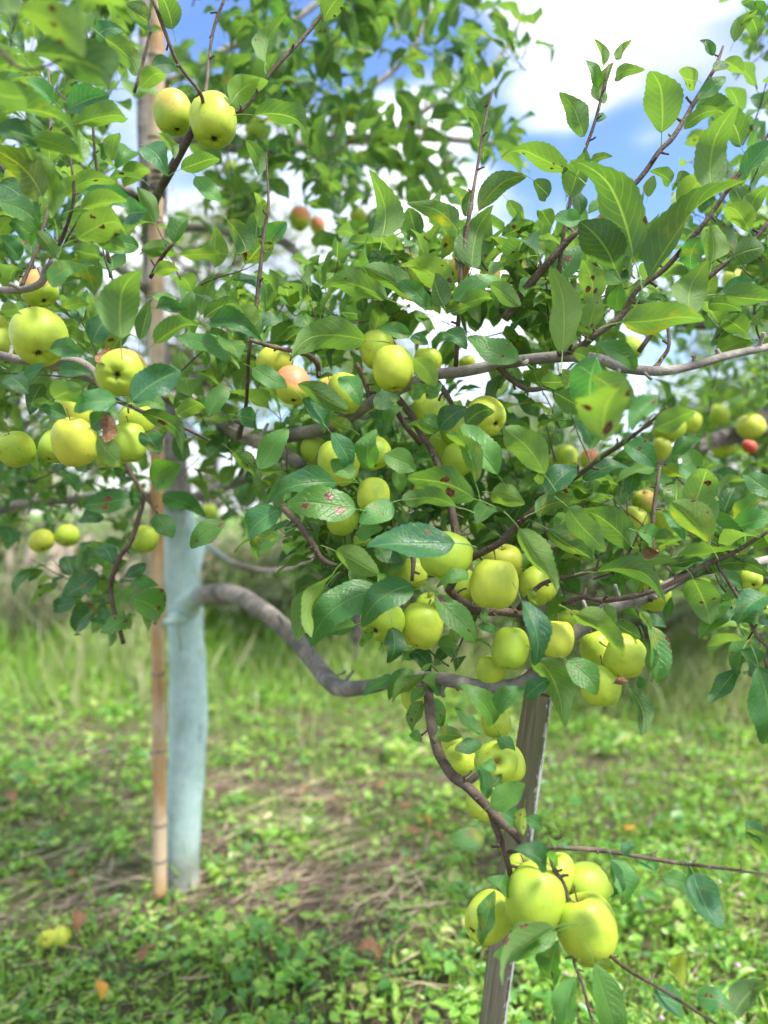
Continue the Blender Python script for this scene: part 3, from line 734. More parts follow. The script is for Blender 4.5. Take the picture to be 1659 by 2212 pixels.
# twigs in the focal plane
TW = [
 [(318, 470, 2.8, 12), (335, 430, 1.55, 10), (358, 387, 1.32, 9.5), (387, 334, 1.28, 9), (415, 281, 1.26, 8), (438, 230, 1.25, 5), (520, 240, 1.27, 4), (590, 151, 1.28, 4.5), (671, 63, 1.3, 4), (730, -15, 1.3, 3)],
 [(323, -20, 1.2, 4), (365, 91, 1.2, 4), (386, 140, 1.21, 4), (432, 200, 1.22, 4), (440, 235, 1.25, 4)],
 [(487, -10, 1.3, 3.5), (460, 70, 1.3, 3.5), (446, 183, 1.27, 4), (437, 240, 1.25, 4)],
 [(515, 945, 1.6, 7), (531, 881, 1.35, 4.5), (538, 762, 1.24, 4.5), (552, 674, 1.22, 4.5), (566, 544, 1.22, 4), (573, 485, 1.23, 3.5), (580, 440, 1.23, 3), (575, 330, 1.25, 2)],
 [(985, 790, 1.25, 5), (990, 700, 1.2, 5), (998, 570, 1.19, 5), (1022, 414, 1.2, 4), (1036, 334, 1.23, 3.5), (1048, 260, 1.26, 3), (1065, 193, 1.3, 2.5)],
 [(1205, 600, 1.22, 5), (1222, 480, 1.2, 4), (1255, 351, 1.2, 4), (1287, 257, 1.2, 3.5), (1315, 140, 1.2, 2.5)],
 [(1090, 690, 1.27, 10), (1140, 620, 1.24, 9), (1174, 580, 1.22, 9), (1241, 506, 1.2, 7), (1287, 478, 1.2, 6), (1378, 390, 1.19, 6), (1424, 327, 1.2, 5.5), (1455, 295, 1.2, 5.5), (1497, 225, 1.21, 5), (1543, 148, 1.22, 4), (1562, 100, 1.24, 2.5)],
 [(1205, 768, 1.21, 10), (1255, 748, 1.2, 9), (1287, 723, 1.19, 8), (1346, 678, 1.18, 7), (1375, 628, 1.17, 6.5), (1434, 583, 1.16, 6), (1490, 520, 1.15, 6), (1533, 467, 1.14, 5.5), (1603, 366, 1.13, 5), (1640, 318, 1.13, 4.5), (1690, 250, 1.13, 3.5)],
 [(1700, 425, 1.2, 4), (1640, 505, 1.2, 5), (1596, 545, 1.2, 5), (1530, 600, 1.21, 5.5), (1440, 680, 1.23, 6), (1380, 760, 1.24, 6)],
 [(1413, 797, 1.22, 6), (1430, 775, 1.24, 4.5), (1445, 745, 1.28, 4), (1440, 690, 1.34, 3)],
 [(1000, 1215, 1.22, 8), (1030, 1198, 1.2, 8), (1080, 1172, 1.19, 7.5), (1125, 1127, 1.17, 6.5), (1192, 1068, 1.13, 5.5), (1251, 1025, 1.1, 5), (1297, 990, 1.05, 5), (1378, 934, 0.97, 4.5), (1440, 880, 0.92, 3.5)],
 [(850, 850, 1.36, 9), (889, 899, 1.33, 8), (910, 941, 1.32, 7.5), (938, 983, 1.31, 7.5), (968, 1070, 1.28, 8), (985, 1150, 1.25, 9), (992, 1190, 1.23, 10), (985, 1240, 1.24, 10), (967, 1278, 1.25, 9)],
 [(967, 1270, 1.25, 9), (995, 1299, 1.25, 10), (1030, 1317, 1.25, 10), (1100, 1322, 1.25, 9), (1150, 1340, 1.25, 9), (1195, 1395, 1.25, 10)],
 [(860, 890, 1.36, 7), (875, 918, 1.35, 6), (910, 960, 1.34, 6)],
 [(930, 811, 1.3, 8), (960, 845, 1.29, 6), (980, 880, 1.29, 5)],
 [(1075, 790, 1.25, 7), (1110, 825, 1.24, 6), (1150, 842, 1.23, 5.5), (1210, 825, 1.23, 4.5), (1280, 790, 1.22, 3)],
 [(610, 1095, 1.35, 8), (636, 1122, 1.3, 8), (654, 1145, 1.28, 7.5), (678, 1180, 1.27, 7), (696, 1208, 1.26, 6), (728, 1222, 1.26, 4)],
 [(245, 862, 1.17, 5), (316, 892, 1.16, 4), (387, 920, 1.17, 3.5), (453, 952, 1.2, 2.5)],
 [(540, 735, 1.22, 4), (600, 752, 1.25, 5), (660, 765, 1.3, 6), (685, 785, 1.33, 6.5), (688, 815, 1.35, 5)],
 [(770, 785, 1.36, 6), (790, 830, 1.38, 6), (802, 868, 1.38, 7)],
 [(890, 1186, 1.3, 6), (893, 1215, 1.3, 5.5), (890, 1255, 1.3, 4)],
 [(1120, 1315, 1.24, 6), (1170, 1262, 1.2, 5), (1240, 1244, 1.17, 5), (1290, 1230, 1.16, 5.5), (1360, 1222, 1.16, 4.5), (1440, 1210, 1.17, 4), (1490, 1205, 1.18, 3)],
 [(1215, 1305, 1.2, 6), (1260, 1290, 1.18, 6), (1305, 1296, 1.17, 7), (1390, 1283, 1.15, 6), (1460, 1255, 1.13, 6), (1520, 1222, 1.12, 5.5), (1580, 1196, 1.11, 5), (1640, 1160, 1.1, 4), (1700, 1120, 1.09, 3)],
 [(1405, 1300, 1.2, 5), (1408, 1200, 1.22, 4.5), (1412, 1100, 1.24, 4.5), (1425, 1010, 1.27, 3.5)],
 [(920, 1462, 1.33, 11), (925, 1493, 1.3, 11), (930, 1545, 1.26, 11.5), (938, 1590, 1.22, 11.5), (950, 1632, 1.18, 11.5), (977, 1674, 1.14, 11.5), (1005, 1695, 1.11, 11.5), (1037, 1725, 1.09, 11), (1072, 1762, 1.07, 11), (1107, 1797, 1.06, 9.5), (1122, 1820, 1.06, 5)],
 [(1060, 1752, 1.075, 8), (1072, 1790, 1.075, 7.5), (1086, 1825, 1.075, 7), (1098, 1870, 1.075, 7), (1106, 1905, 1.08, 6)],
 [(1095, 1841, 1.075, 5), (1188, 1831, 1.04, 5.5), (1287, 1836, 1.03, 5.5), (1357, 1846, 1.02, 4.5), (1462, 1864, 1.0, 4), (1533, 1872, 0.96, 3.5), (1680, 1892, 0.9, 2.5)],
 [(1010, 1690, 1.11, 7), (1040, 1668, 1.11, 5), (1060, 1655, 1.12, 4)],
 [(1188, 1850, 1.06, 4), (1199, 1881, 1.05, 5), (1216, 1910, 1.05, 6), (1228, 1945, 1.05, 5)],
 [(1230, 1940, 1.06, 4), (1237, 2064, 1.03, 3.5), (1255, 2117, 1.01, 3.5), (1275, 2191, 0.99, 3), (1290, 2260, 0.98, 2.5)],
 [(1240, 1990, 1.1, 4), (1322, 2068, 1.02, 4), (1374, 2106, 0.98, 4), (1427, 2136, 0.95, 4), (1497, 2180, 0.93, 3.5), (1590, 2240, 0.9, 3)],
 [(240, 930, 1.75, 6), (278, 1015, 1.65, 5), (320, 1080, 1.6, 4), (340, 1110, 1.58, 3)],
 [(310, 1080, 1.62, 5), (285, 1165, 1.58, 5.5), (260, 1201, 1.58, 5.5), (243, 1247, 1.57, 5.5), (239, 1278, 1.57, 5), (248, 1325, 1.56, 5), (267, 1391, 1.56, 5)],
 [(1540, 1205, 1.12, 4), (1600, 1300, 1.1, 4), (1640, 1380, 1.08, 4), (1700, 1420, 1.08, 3)],
 [(100, 583, 1.1, 5), (140, 500, 1.08, 4), (160, 420, 1.06, 3), (150, 330, 1.05, 2.5)],
 [(46, 620, 1.13, 4.5), (62, 580, 1.14, 4), (85, 520, 1.16, 3.5), (110, 400, 1.2, 3), (105, 150, 1.25, 2.5)],
 [(240, 600, 1.35, 4), (205, 330, 1.3, 3), (200, 200, 1.3, 3), (185, 60, 1.3, 2.5)],
 [(290, 200, 1.5, 4), (315, 110, 1.5, 3.5), (330, 40, 1.5, 3)],
 [(325, 600, 1.3, 4), (350, 555, 1.28, 4.5), (375, 525, 1.27, 3)],
 [(-30, 60, 0.76, 3), (20, 130, 0.76, 4), (80, 150, 0.76, 3), (200, 90, 0.76, 2)],
]
for t_ in TW:
    wood('twig', t_, 'twig', 8, 4, 0.09)

# ------------------------------------------------------------------ leaves one can pick apart
# (stalk end x, y, tip x, y, shown width, face, distance): t upper face, s upper face tilted to the sky, u underside, y yellowing, b brown
HL = {
'A': [(780,20,420,10,160,'u',.6),(120,60,540,220,200,'u',.58),(20,-80,90,160,130,'u',.56),(200,330,790,640,230,'u',.62),(330,100,590,280,180,'u',.63),(-60,560,220,620,170,'u',.66),
 (-50,420,240,450,120,'u',.7),(0,690,480,790,110,'u',.75),(-20,790,200,860,130,'t',.76),(200,850,530,990,120,'u',.76),(250,1200,-30,880,220,'y',.97),(330,1340,200,950,130,'u',1.0),
 (420,680,700,620,140,'s',1.1),(470,760,820,750,130,'u',1.08),(590,235,750,190,100,'s',1.3),(640,235,840,420,130,'u',1.25),(870,540,1020,450,110,'u',1.4),(930,420,1060,360,100,'t',1.4),
 (760,30,990,220,130,'u',1.2),(1060,180,1000,20,140,'u',1.2),(360,1210,640,1030,110,'u',1.05),(490,1170,830,1260,130,'s',1.1),(490,1280,830,1280,110,'u',1.05),(470,1470,830,1400,190,'u',1.0),
 (790,1330,980,1370,150,'s',1.02),(440,1530,680,1590,110,'u',1.0),(600,1480,830,1480,150,'t',1.08),(580,1490,790,1570,90,'u',1.02),(340,1590,240,1430,90,'u',1.0),(0,1240,260,1380,130,'t',1.05),
 (0,1130,250,1330,190,'t',1.1),(-20,1500,110,1380,120,'u',1.1),(60,1350,160,1460,120,'t',1.1),(950,1370,850,1170,90,'u',1.1),(890,900,1040,1060,150,'s',1.2),(970,820,1080,950,60,'u',1.2),
 (1110,1040,1370,980,110,'u',1.2),(1200,1080,1370,1280,110,'s',1.3),(590,1010,720,880,110,'t',1.5),(760,1150,930,1040,110,'u',1.5),(800,920,760,1060,120,'t',1.5),(1395,1350,1545,1610,130,'u',1.25),
 (1360,1560,1120,1590,80,'u',1.3),(1080,1560,880,1560,100,'u',1.4),(1510,860,1620,1050,90,'u',1.3),(1600,1400,1600,1210,90,'u',1.25),(1420,640,1590,450,160,'u',1.25),(200,1250,140,1090,120,'u',1.05),
 (300,1000,330,900,110,'u',1.15),(130,1590,60,1500,110,'t',1.05),(330,620,220,560,110,'s',1.15)],
'B': [(30,710,390,860,110,'u',1.25),(100,380,160,50,110,'u',1.25),(460,130,590,30,120,'u',1.3),(120,1500,240,1390,110,'s',1.3),(815,1455,800,1080,210,'u',1.2),(1430,910,1350,690,110,'u',1.3),
 (1420,700,1320,540,80,'t',1.3),(1410,550,1345,390,60,'u',1.35),(1290,1440,1040,1200,130,'u',1.15),(1410,1300,1659,1090,130,'u',1.12),(1370,1640,1450,1280,170,'u',1.18),(1330,1330,1350,1180,80,'u',1.25),
 (580,1380,830,1600,150,'u',1.9)],
'C': [(525,840,450,550,130,'u',1.2),(625,630,680,400,110,'u',1.2),(610,540,530,390,70,'t',1.2),(720,480,880,390,80,'u',1.2),(655,395,645,230,50,'u',1.2),(720,360,800,240,60,'u',1.2),
 (610,750,665,700,50,'s',1.2),(570,980,690,935,60,'u',1.2),(1005,815,930,510,215,'u',1.2),(1225,495,1150,370,130,'u',1.2),(1230,610,1380,480,90,'t',1.2),(1220,650,1480,640,120,'u',1.25),
 (1335,440,1420,340,80,'t',1.2),(1330,340,1245,255,60,'t',1.2),(1390,370,1490,470,90,'u',1.25),(1450,260,1540,100,80,'u',1.3),(1640,90,1510,40,80,'t',1.3),(1540,90,1620,220,100,'u',1.3),
 (1140,790,1340,690,80,'u',1.15),(1490,900,1300,700,150,'u',1.12),(1320,1180,1350,730,190,'u',1.05),(430,1050,20,910,150,'u',1.1),(440,1210,500,1030,170,'u',1.12),(830,1580,500,1010,260,'u',1.05),
 (920,1710,1280,1150,200,'u',1.08),(520,1350,350,1335,110,'s',1.1),(720,1659,480,1390,230,'u',1.08),(1190,1659,1190,1500,130,'s',1.15),(1310,1610,1320,1340,140,'u',1.15),(1540,1420,1380,1260,140,'u',1.2),
 (1430,1590,1700,1500,150,'u',1.1),(1540,1330,1600,1170,110,'u',1.2),(1500,1250,1480,1110,100,'u',1.25),(1500,1090,1659,900,110,'s',1.1),(1120,1270,1230,1130,150,'u',1.2),(1060,1120,980,1010,100,'u',1.25),
 (1090,1120,1220,1060,110,'u',1.25),(920,1210,950,1090,70,'u',1.25),(220,1110,320,1240,110,'u',1.25),(240,1600,210,1430,100,'y',1.3),(60,1230,170,1360,90,'u',1.4),(20,1450,240,1400,100,'u',1.35),(330,1390,240,1310,100,'u',1.25),(1550,600,1700,660,90,'t',1.6)],
'D': [(745,530,820,130,230,'u',.98),(860,540,940,300,100,'u',1.05),(310,600,550,650,110,'t',1.02),(360,740,550,740,90,'s',1.05),(810,920,1090,710,190,'s',.99),(720,920,470,970,130,'s',1.0),
 (330,900,540,860,150,'u',1.01),(600,1130,780,1310,150,'u',1.0),(555,1080,690,1000,110,'t',1.02),(650,1170,660,1000,90,'b',.99),(860,990,1140,1180,100,'u',1.05),(830,920,1030,960,120,'t',1.06),
 (890,1110,1010,1260,130,'t',1.1),(950,1440,1160,1310,170,'t',1.25),(1090,1000,1290,930,110,'u',1.2),(1280,1020,1380,790,110,'t',1.2),(950,565,1250,420,110,'u',1.05),(1250,410,1520,340,90,'u',1.1),
 (1290,440,1600,520,130,'t',1.1),(1100,520,1410,650,110,'t',1.1),(1450,340,1590,500,140,'u',1.15),(960,340,1170,380,80,'t',1.15),(940,270,1110,330,60,'s',1.15),(940,130,1105,130,90,'u',1.2),
 (570,560,690,370,140,'s',1.05),(300,190,520,90,130,'s',1.02),(380,340,580,310,70,'u',1.05),(0,370,170,370,80,'u',1.0),(60,770,220,870,130,'t',1.1),(150,760,300,700,80,'s',1.05),(240,960,370,1010,100,'t',1.1),
 (190,930,340,940,60,'u',1.1),(1370,310,1400,170,80,'u',1.2),(1460,1010,1550,1040,120,'t',1.15),(1430,1230,1600,1420,100,'u',1.2),(1000,1500,1270,1600,130,'t',1.7),(500,1560,830,1490,140,'t',1.6),(640,690,600,590,100,'b',1.12)],
'E': [(720,545,250,590,190,'u',1.12),(850,290,450,195,150,'u',1.15),(990,510,800,470,100,'t',1.12),(990,530,1100,570,70,'s',1.2),(1010,650,1145,820,120,'u',1.1),(1010,300,700,130,140,'u',1.15),
 (1120,340,920,180,100,'t',1.15),(1260,230,930,90,190,'u',1.2),(1200,330,1140,110,140,'u',1.12),(1250,290,1530,150,140,'s',1.18),(1290,330,1490,270,110,'u',1.15),(1240,380,1360,340,70,'u',1.12),
 (1480,200,1650,350,110,'u',1.12),(1200,500,1330,600,110,'t',1.15),(1660,660,1350,500,170,'t',1.1),(770,960,930,870,110,'t',1.2),(850,1060,930,950,80,'t',1.25),(560,770,690,940,120,'s',1.15),
 (300,810,600,970,120,'u',1.1),(20,710,240,850,120,'t',1.15),(330,900,490,1090,110,'s',1.12),(630,1090,470,1010,90,'u',1.15),(60,1330,220,1090,150,'s',1.2),(500,1110,630,1330,120,'s',1.12),
 (740,1330,750,1110,145,'t',1.1),(640,1390,500,1280,110,'t',1.13),(830,1240,1020,1330,140,'t',1.15),(880,1350,950,1470,90,'t',1.15),(1390,1520,950,1410,210,'u',1.05),(1280,1570,940,1550,90,'u',1.05),
 (1170,1090,1330,960,130,'t',1.15),(1170,1090,1075,990,70,'t',1.15),(1330,1060,1490,960,120,'u',1.13),(1130,1120,990,1050,70,'u',1.18),(1530,1370,1300,1070,190,'s',1.1),(1390,1420,1220,1110,110,'u',1.08),
 (540,1420,110,1500,160,'t',1.12),(660,1580,250,1520,200,'t',1.08),(880,1540,680,1640,150,'s',1.1),(80,440,190,380,90,'s',1.25),(270,450,370,400,80,'t',1.25),(560,370,690,400,90,'u',1.2),(1090,900,1170,810,80,'t',1.25),(1090,850,980,850,100,'t',1.25)],
'F': [(395,610,400,90,190,'u',1.08),(560,480,600,290,130,'u',1.1),(570,330,500,70,150,'u',1.12),(740,360,720,230,100,'t',1.12),(760,430,1200,390,200,'u',1.06),(1180,370,1270,80,200,'u',1.1),
 (1380,260,1560,180,110,'s',1.2),(1390,260,1700,310,140,'u',1.15),(1290,320,1480,370,110,'u',1.3),(1530,500,1350,420,130,'u',1.3),(600,560,890,700,110,'t',1.12),(460,620,540,690,90,'u',1.1),
 (610,640,660,930,240,'s',.95),(580,760,790,980,180,'u',.93),(640,1160,630,920,290,'u',.85),(820,1100,1000,890,120,'s',.9),(960,1080,1170,970,150,'u',.9),(480,1040,600,1210,110,'s',.95),
 (390,720,430,850,80,'u',1.1),(340,860,520,990,150,'u',1.15),(260,800,370,820,110,'u',1.15),(285,1370,20,1110,190,'u',1.08),(300,1500,510,1320,150,'s',1.1),(520,1400,790,1300,100,'t',1.15),
 (230,1600,520,1530,130,'u',1.08),(540,1520,700,1510,60,'u',1.1),(1070,1250,1240,1150,100,'t',1.3),(1020,1320,1190,1390,80,'y',1.3),(1100,1310,1230,1390,90,'s',1.3),(780,1180,940,1310,140,'s',1.25),
 (1700,1500,1530,1350,130,'t',1.15),(1110,1400,1290,1560,200,'t',1.9),(1330,1340,1500,1470,170,'t',1.9),(-40,1480,170,1540,140,'u',1.1)],
'I': [(1290,240,1040,-10,190,'u',1.08),(130,150,360,515,160,'u',1.05),(310,155,580,330,150,'u',1.1),(430,20,650,270,160,'u',1.08),(820,260,540,20,200,'u',1.12),(860,170,1020,240,130,'s',1.1),
 (900,330,950,260,80,'b',1.1),(850,370,1075,330,100,'u',1.1),(600,420,1000,480,100,'u',1.08),(1040,380,1240,340,70,'u',1.12),(1100,320,1440,260,90,'u',1.12),(1250,60,1480,270,110,'t',1.2),
 (1150,220,1060,30,80,'s',1.1),(1530,240,1659,150,120,'u',1.12),(1450,140,1560,60,160,'s',1.2),(1360,370,1620,400,100,'u',1.15),(1200,460,1350,720,190,'u',1.1),(1659,560,1440,690,150,'s',1.08),
 (1659,720,1410,700,130,'t',1.1),(1370,430,1500,490,90,'t',1.15),(1600,1000,1440,870,150,'t',1.1),(1480,1000,1270,1210,100,'t',1.1),(1600,1000,1640,1450,230,'t',1.05),(140,590,220,970,130,'s',1.03),
 (240,960,440,1390,190,'u',1.05),(170,1190,300,1060,110,'s',1.1),(0,1280,130,1110,120,'t',1.08),(420,960,590,1110,160,'t',1.05),(470,680,800,1000,160,'u',1.03),(870,660,920,780,60,'u',1.05),
 (900,830,910,1095,70,'u',1.05),(920,740,970,1080,110,'s',1.06),(800,1120,890,1385,110,'u',1.05),(800,1090,680,1080,50,'b',1.03),(860,1060,880,1140,50,'t',1.06),(720,720,860,800,110,'u',1.2),(660,620,720,720,70,'u',1.1),
 (1030,700,1080,580,60,'t',1.25),(190,520,240,620,60,'y',1.1),(880,700,1000,720,90,'t',1.35)],
'H': [(190,30,-30,220,170,'s',1.1),(200,190,0,330,130,'t',1.15),(670,200,800,140,110,'t',1.12),(1265,240,740,225,230,'s',1.05),(530,290,790,430,150,'u',1.15),(1350,430,1155,480,90,'t',1.1),
 (1140,560,1400,810,150,'t',1.09),(1010,500,680,690,190,'t',1.05),(810,520,360,790,210,'t',1.09),(510,440,360,790,60,'u',1.06),(480,500,280,860,130,'u',1.1),(660,740,380,830,110,'t',1.12),
 (700,780,740,890,110,'t',1.15),(880,760,880,960,130,'t',1.1),(1160,870,1320,900,130,'t',1.4),(1000,900,1110,1000,110,'t',1.4),(880,1060,670,1170,70,'t',1.35),(1010,1020,840,1160,90,'t',1.35),
 (1100,1060,850,1150,70,'u',1.33),(1060,1080,1200,1160,120,'t',1.3),(1090,1140,995,1200,80,'t',1.3),(1110,1200,1200,1340,110,'t',1.28),(1060,1210,1000,1400,100,'u',1.27),(1500,1350,1290,1090,140,'t',1.15),
 (1420,1410,1270,1270,70,'t',1.2),(1310,1430,1120,1400,90,'u',1.15),(1430,1470,1260,1500,90,'t',1.12),(1520,1450,1659,1540,90,'t',1.13),(1400,750,1520,790,60,'t',1.1),(990,1410,1060,1450,60,'t',1.25),(1460,640,1450,740,50,'u',1.1)],
'G': [(960,60,1080,210,130,'t',1.5),(1380,100,1170,240,130,'t',1.2),(600,260,720,360,110,'s',1.6),(680,400,770,350,60,'t',1.6),(900,370,770,440,80,'t',1.55),(600,420,400,560,150,'t',1.6),
 (480,600,280,650,90,'t',1.65),(640,600,400,820,130,'t',1.6),(800,580,940,760,190,'t',1.5),(810,500,960,480,90,'t',1.55),(590,700,720,720,100,'t',1.6),(790,700,640,790,110,'t',1.55),(880,670,910,780,50,'u',1.5),(30,140,120,230,110,'t',1.9),(480,100,670,90,80,'t',1.7)],
'K': [(1400,70,1450,260,80,'t',1.04),(1430,60,1510,80,70,'s',1.03),(1490,200,1550,130,60,'u',1.03),(1440,490,1230,500,130,'t',.66),(1590,830,1490,720,110,'t',1.07),(1505,840,1420,1130,110,'t',1.03)],
'L': [(-50,320,160,170,150,'t',1.0),(30,370,130,480,110,'s',1.02),(170,390,250,420,80,'t',1.05),(160,330,140,480,70,'y',1.0),(300,670,140,530,150,'t',.97),(345,600,350,710,85,'s',.95),(330,555,330,470,95,'u',1.0),
 (270,430,370,460,50,'u',1.0),(390,560,450,590,60,'s',1.0),(700,640,760,900,150,'s',1.0),(690,650,720,870,60,'t',.99),(840,650,1010,770,95,'s',1.02),(1010,770,1190,860,110,'t',1.02),(1160,670,1250,860,80,'t',1.0),(760,620,870,560,70,'s',1.02),(1320,690,1420,790,90,'t',.97),
 (1200,730,1300,1000,200,'s',.99),(1659,640,1510,390,100,'u',1.0),(1520,420,1620,500,90,'t',1.0),(340,1070,-60,1230,80,'u',.93),(360,1090,10,1320,200,'t',.95),(210,1110,90,1160,70,'t',1.0),(370,1150,340,1480,150,'t',.97),
 (470,1370,400,1700,150,'s',.95),(590,1290,720,1700,170,'t',.96),(560,1400,640,1600,110,'u',.97),(600,1290,700,1290,80,'y',1.0),(960,1480,1210,1659,160,'s',.95),(1220,1500,1400,1480,130,'s',.98),(1450,1600,1659,1440,150,'u',.88),(1130,1420,1130,1210,100,'y',.75)],
}
TINT = {'t': (0.75, 0.88, 0.85), 's': (0.95, 1.15, 1.5), 'u': (1.05, 1.05, 0.85), 'y': (1.7, 1.3, 0.5)}  # s: cool sheen of the sky is put into the leaf colour
nleaf = 0
rl = random.Random(21)
for reg, lst in HL.items():
    for (bx, by, tx, ty, wd, face, dist) in lst:
        if reg == 'A' and dist < 0.8: dist *= 1.22
        x0, y0 = pix(reg, bx, by); x1, y1 = pix(reg, tx, ty)
        b0 = P(x0, y0, dist); t0_ = P(x1, y1, dist)
        a = t0_ - b0; Lv = a.length
        wv = wd * ZS / F * dist
        Lt = max(Lv * 1.03, wv / 0.62)
        dep = math.sqrt(max(0, Lt * Lt - Lv * Lv)) * rl.choice((-1, -1, 1))
        a = a + Vector((0, dep, 0))
        if a.length > Lt * 1.02: a = a.normalized() * Lt
        ah = a.normalized()
        view = -(b0 + a * 0.5 - Vector((0, 0, HC))).normalized()
        n0 = (view - ah * view.dot(ah)).normalized()
        b_ = ah.cross(n0)
        Wt = min(max(wv * 1.12, 0.40 * Lt), 0.72 * Lt)
        phi = math.acos(max(0.25, min(1, wv / Wt)))
        phi = max(phi, rl.uniform(0.1, 0.35))
        if face == 's': phi = max(phi, 0.5)
        c1 = n0 * math.cos(phi) + b_ * math.sin(phi); c2 = n0 * math.cos(phi) - b_ * math.sin(phi)
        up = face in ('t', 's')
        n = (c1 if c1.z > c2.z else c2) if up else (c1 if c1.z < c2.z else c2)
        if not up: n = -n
        fm = frame(ah, n, Lt, Wt / 0.6)
        fm[:, 2] = fm[:, 2] / np.linalg.norm(fm[:, 2]) * Lt
        if face == 'b':
            me = LEAF[rl.randrange(len(LEAF))].copy(); me.materials.clear(); me.materials.append(M['dead'])
        else:
            me = LEAF[rl.randrange(len(LEAF))]
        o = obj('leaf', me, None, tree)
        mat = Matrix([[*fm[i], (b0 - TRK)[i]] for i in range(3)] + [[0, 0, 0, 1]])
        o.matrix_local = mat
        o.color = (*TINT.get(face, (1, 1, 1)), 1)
        if face == 'b': o['label'] = 'dry curled brown leaf'
        nleaf += 1

# ------------------------------------------------------------------ apples
prof = catmull(np.array([(0.004, .325), (.035, .345), (.085, .395), (.145, .435), (.225, .448), (.325, .405), (.425, .295), (.487, .12), (.492, -.06), (.452, -.235), (.37, -.365), (.275, -.435), (.185, -.458), (.115, -.445), (.06, -.405), (.004, -.385)]), 2)
APPLE = []
for k in range(9):
    rs = random.Random(k + 3)
    seg = 30; vs, fs = [], []
    e1, p1, e2, p2, co = rs.uniform(0.01, .04), rs.uniform(0, 6), rs.uniform(.008, .02), rs.uniform(0, 6), rs.uniform(-.08, .22)
    lean = rs.uniform(-.12, .12)
    for (r, z) in prof:
        for j in range(seg):
            a = j / seg * 2 * math.pi
            low = max(0, -z * 2) ** 1.5
            rr = r * (1 + e1 * math.cos(2 * a + p1) + e2 * math.cos(3 * a + p2) + 0.02 * low * math.cos(5 * a)) * (1 + co * z)
            vs.append((rr * math.cos(a) + lean * z, rr * math.sin(a), z + 0.012 * low * math.cos(5 * a) + 0.015 * math.cos(a + p2) * max(0, z)))
    for i in range(len(prof) - 1):
        for j in range(seg):
            a, b = i * seg + j, i * seg + (j + 1) % seg
            fs.append((a, a + seg, b + seg, b))
    me = new_mesh('fruit', np.array(vs), fs); me.materials.append(M['apple']); APPLE.append(me)
sv, sf = tube([(0, 0, .31), (.01, .0, .42), (.03, .01, .54), (.07, .02, .64)], [.02, .015, .015, .022], 6, 3, .05, 1)
STEM = new_mesh('stem', sv, sf); STEM.materials.append(M['stem'])
cv = []
for k in range(5):
    a = k * 2 * math.pi / 5
    lv, lf, _ = leaf_grid(3, 1, .5, .05, .4, 0, 0, 0, 0, 0, k)
    R_ = Matrix.Rotation(a, 3, 'Z') @ Matrix.Rotation(math.radians(58), 3, 'Y')
    cv.append((np.array([tuple(R_ @ (Vector(p) * 0.085)) for p in lv]) + np.array([0, 0, -.385]), lf))
cvv, cff = join(cv)
CALYX = new_mesh('calyx', cvv, cff); CALYX.materials.append(M['calyx'])

CAMP = Vector((0, 0, HC))
APOS = []
def apple(reg, cx, cy, wz, hz, label, D=.075, ax=None, blush=0.0, red=0.0, rus=0.0, dist=None, name='apple', group='apples on the near tree', spin=None, stem=True):
    """ax: where the calyx end points (right, up, towards the camera)"""
    x, y = pix(reg, cx, cy)
    wpx = wz * ZS
    if dist is None: dist = D * F / wpx
    D = wpx / F * dist
    c = P(x, y, dist); APOS.append((x, y, wpx / 2, dist))
    if ax is None: ax = (random.uniform(-.4, .4), -1, random.choice((random.uniform(-.55, -.2), random.uniform(.1, .5))))
    a = Vector((ax[0], -ax[2], ax[1])).normalized()
    zc = -a
    xr = Vector((0.31, 0.95, 0.1)).cross(zc).normalized(); yr = zc.cross(xr)
    M3 = Matrix((xr, yr, zc)).transposed()
    sp = random.uniform(0, 6.28)
    if blush > 0.3:      # the coloured cheek looks up and out of the crown
        want = Vector((0.35, -0.75, 0.62))
        sp = max((k * 0.2 for k in range(32)), key=lambda q: (M3 @ Matrix.Rotation(q, 3, 'Z') @ Vector((1.1, -0.6, 1.0))).dot(want))
    M3 = M3 @ Matrix.Rotation(sp, 3, 'Z')
    vert = abs(a.z)
    asp = hz / wz / 0.93
    sz = max(0.86, min(1.14, 1 + (asp - 1) * vert))
    root = thing(name, label, 'apple', c, group)
    root.rotation_euler = M3.to_euler(); root.scale = (D, D, D * sz)
    f = obj('fruit', random.choice(APPLE), None, root); f.color = (blush, red, rus, 1)
    if stem: obj('stem', STEM, None, root)
    obj('calyx', CALYX, None, root)
    return root
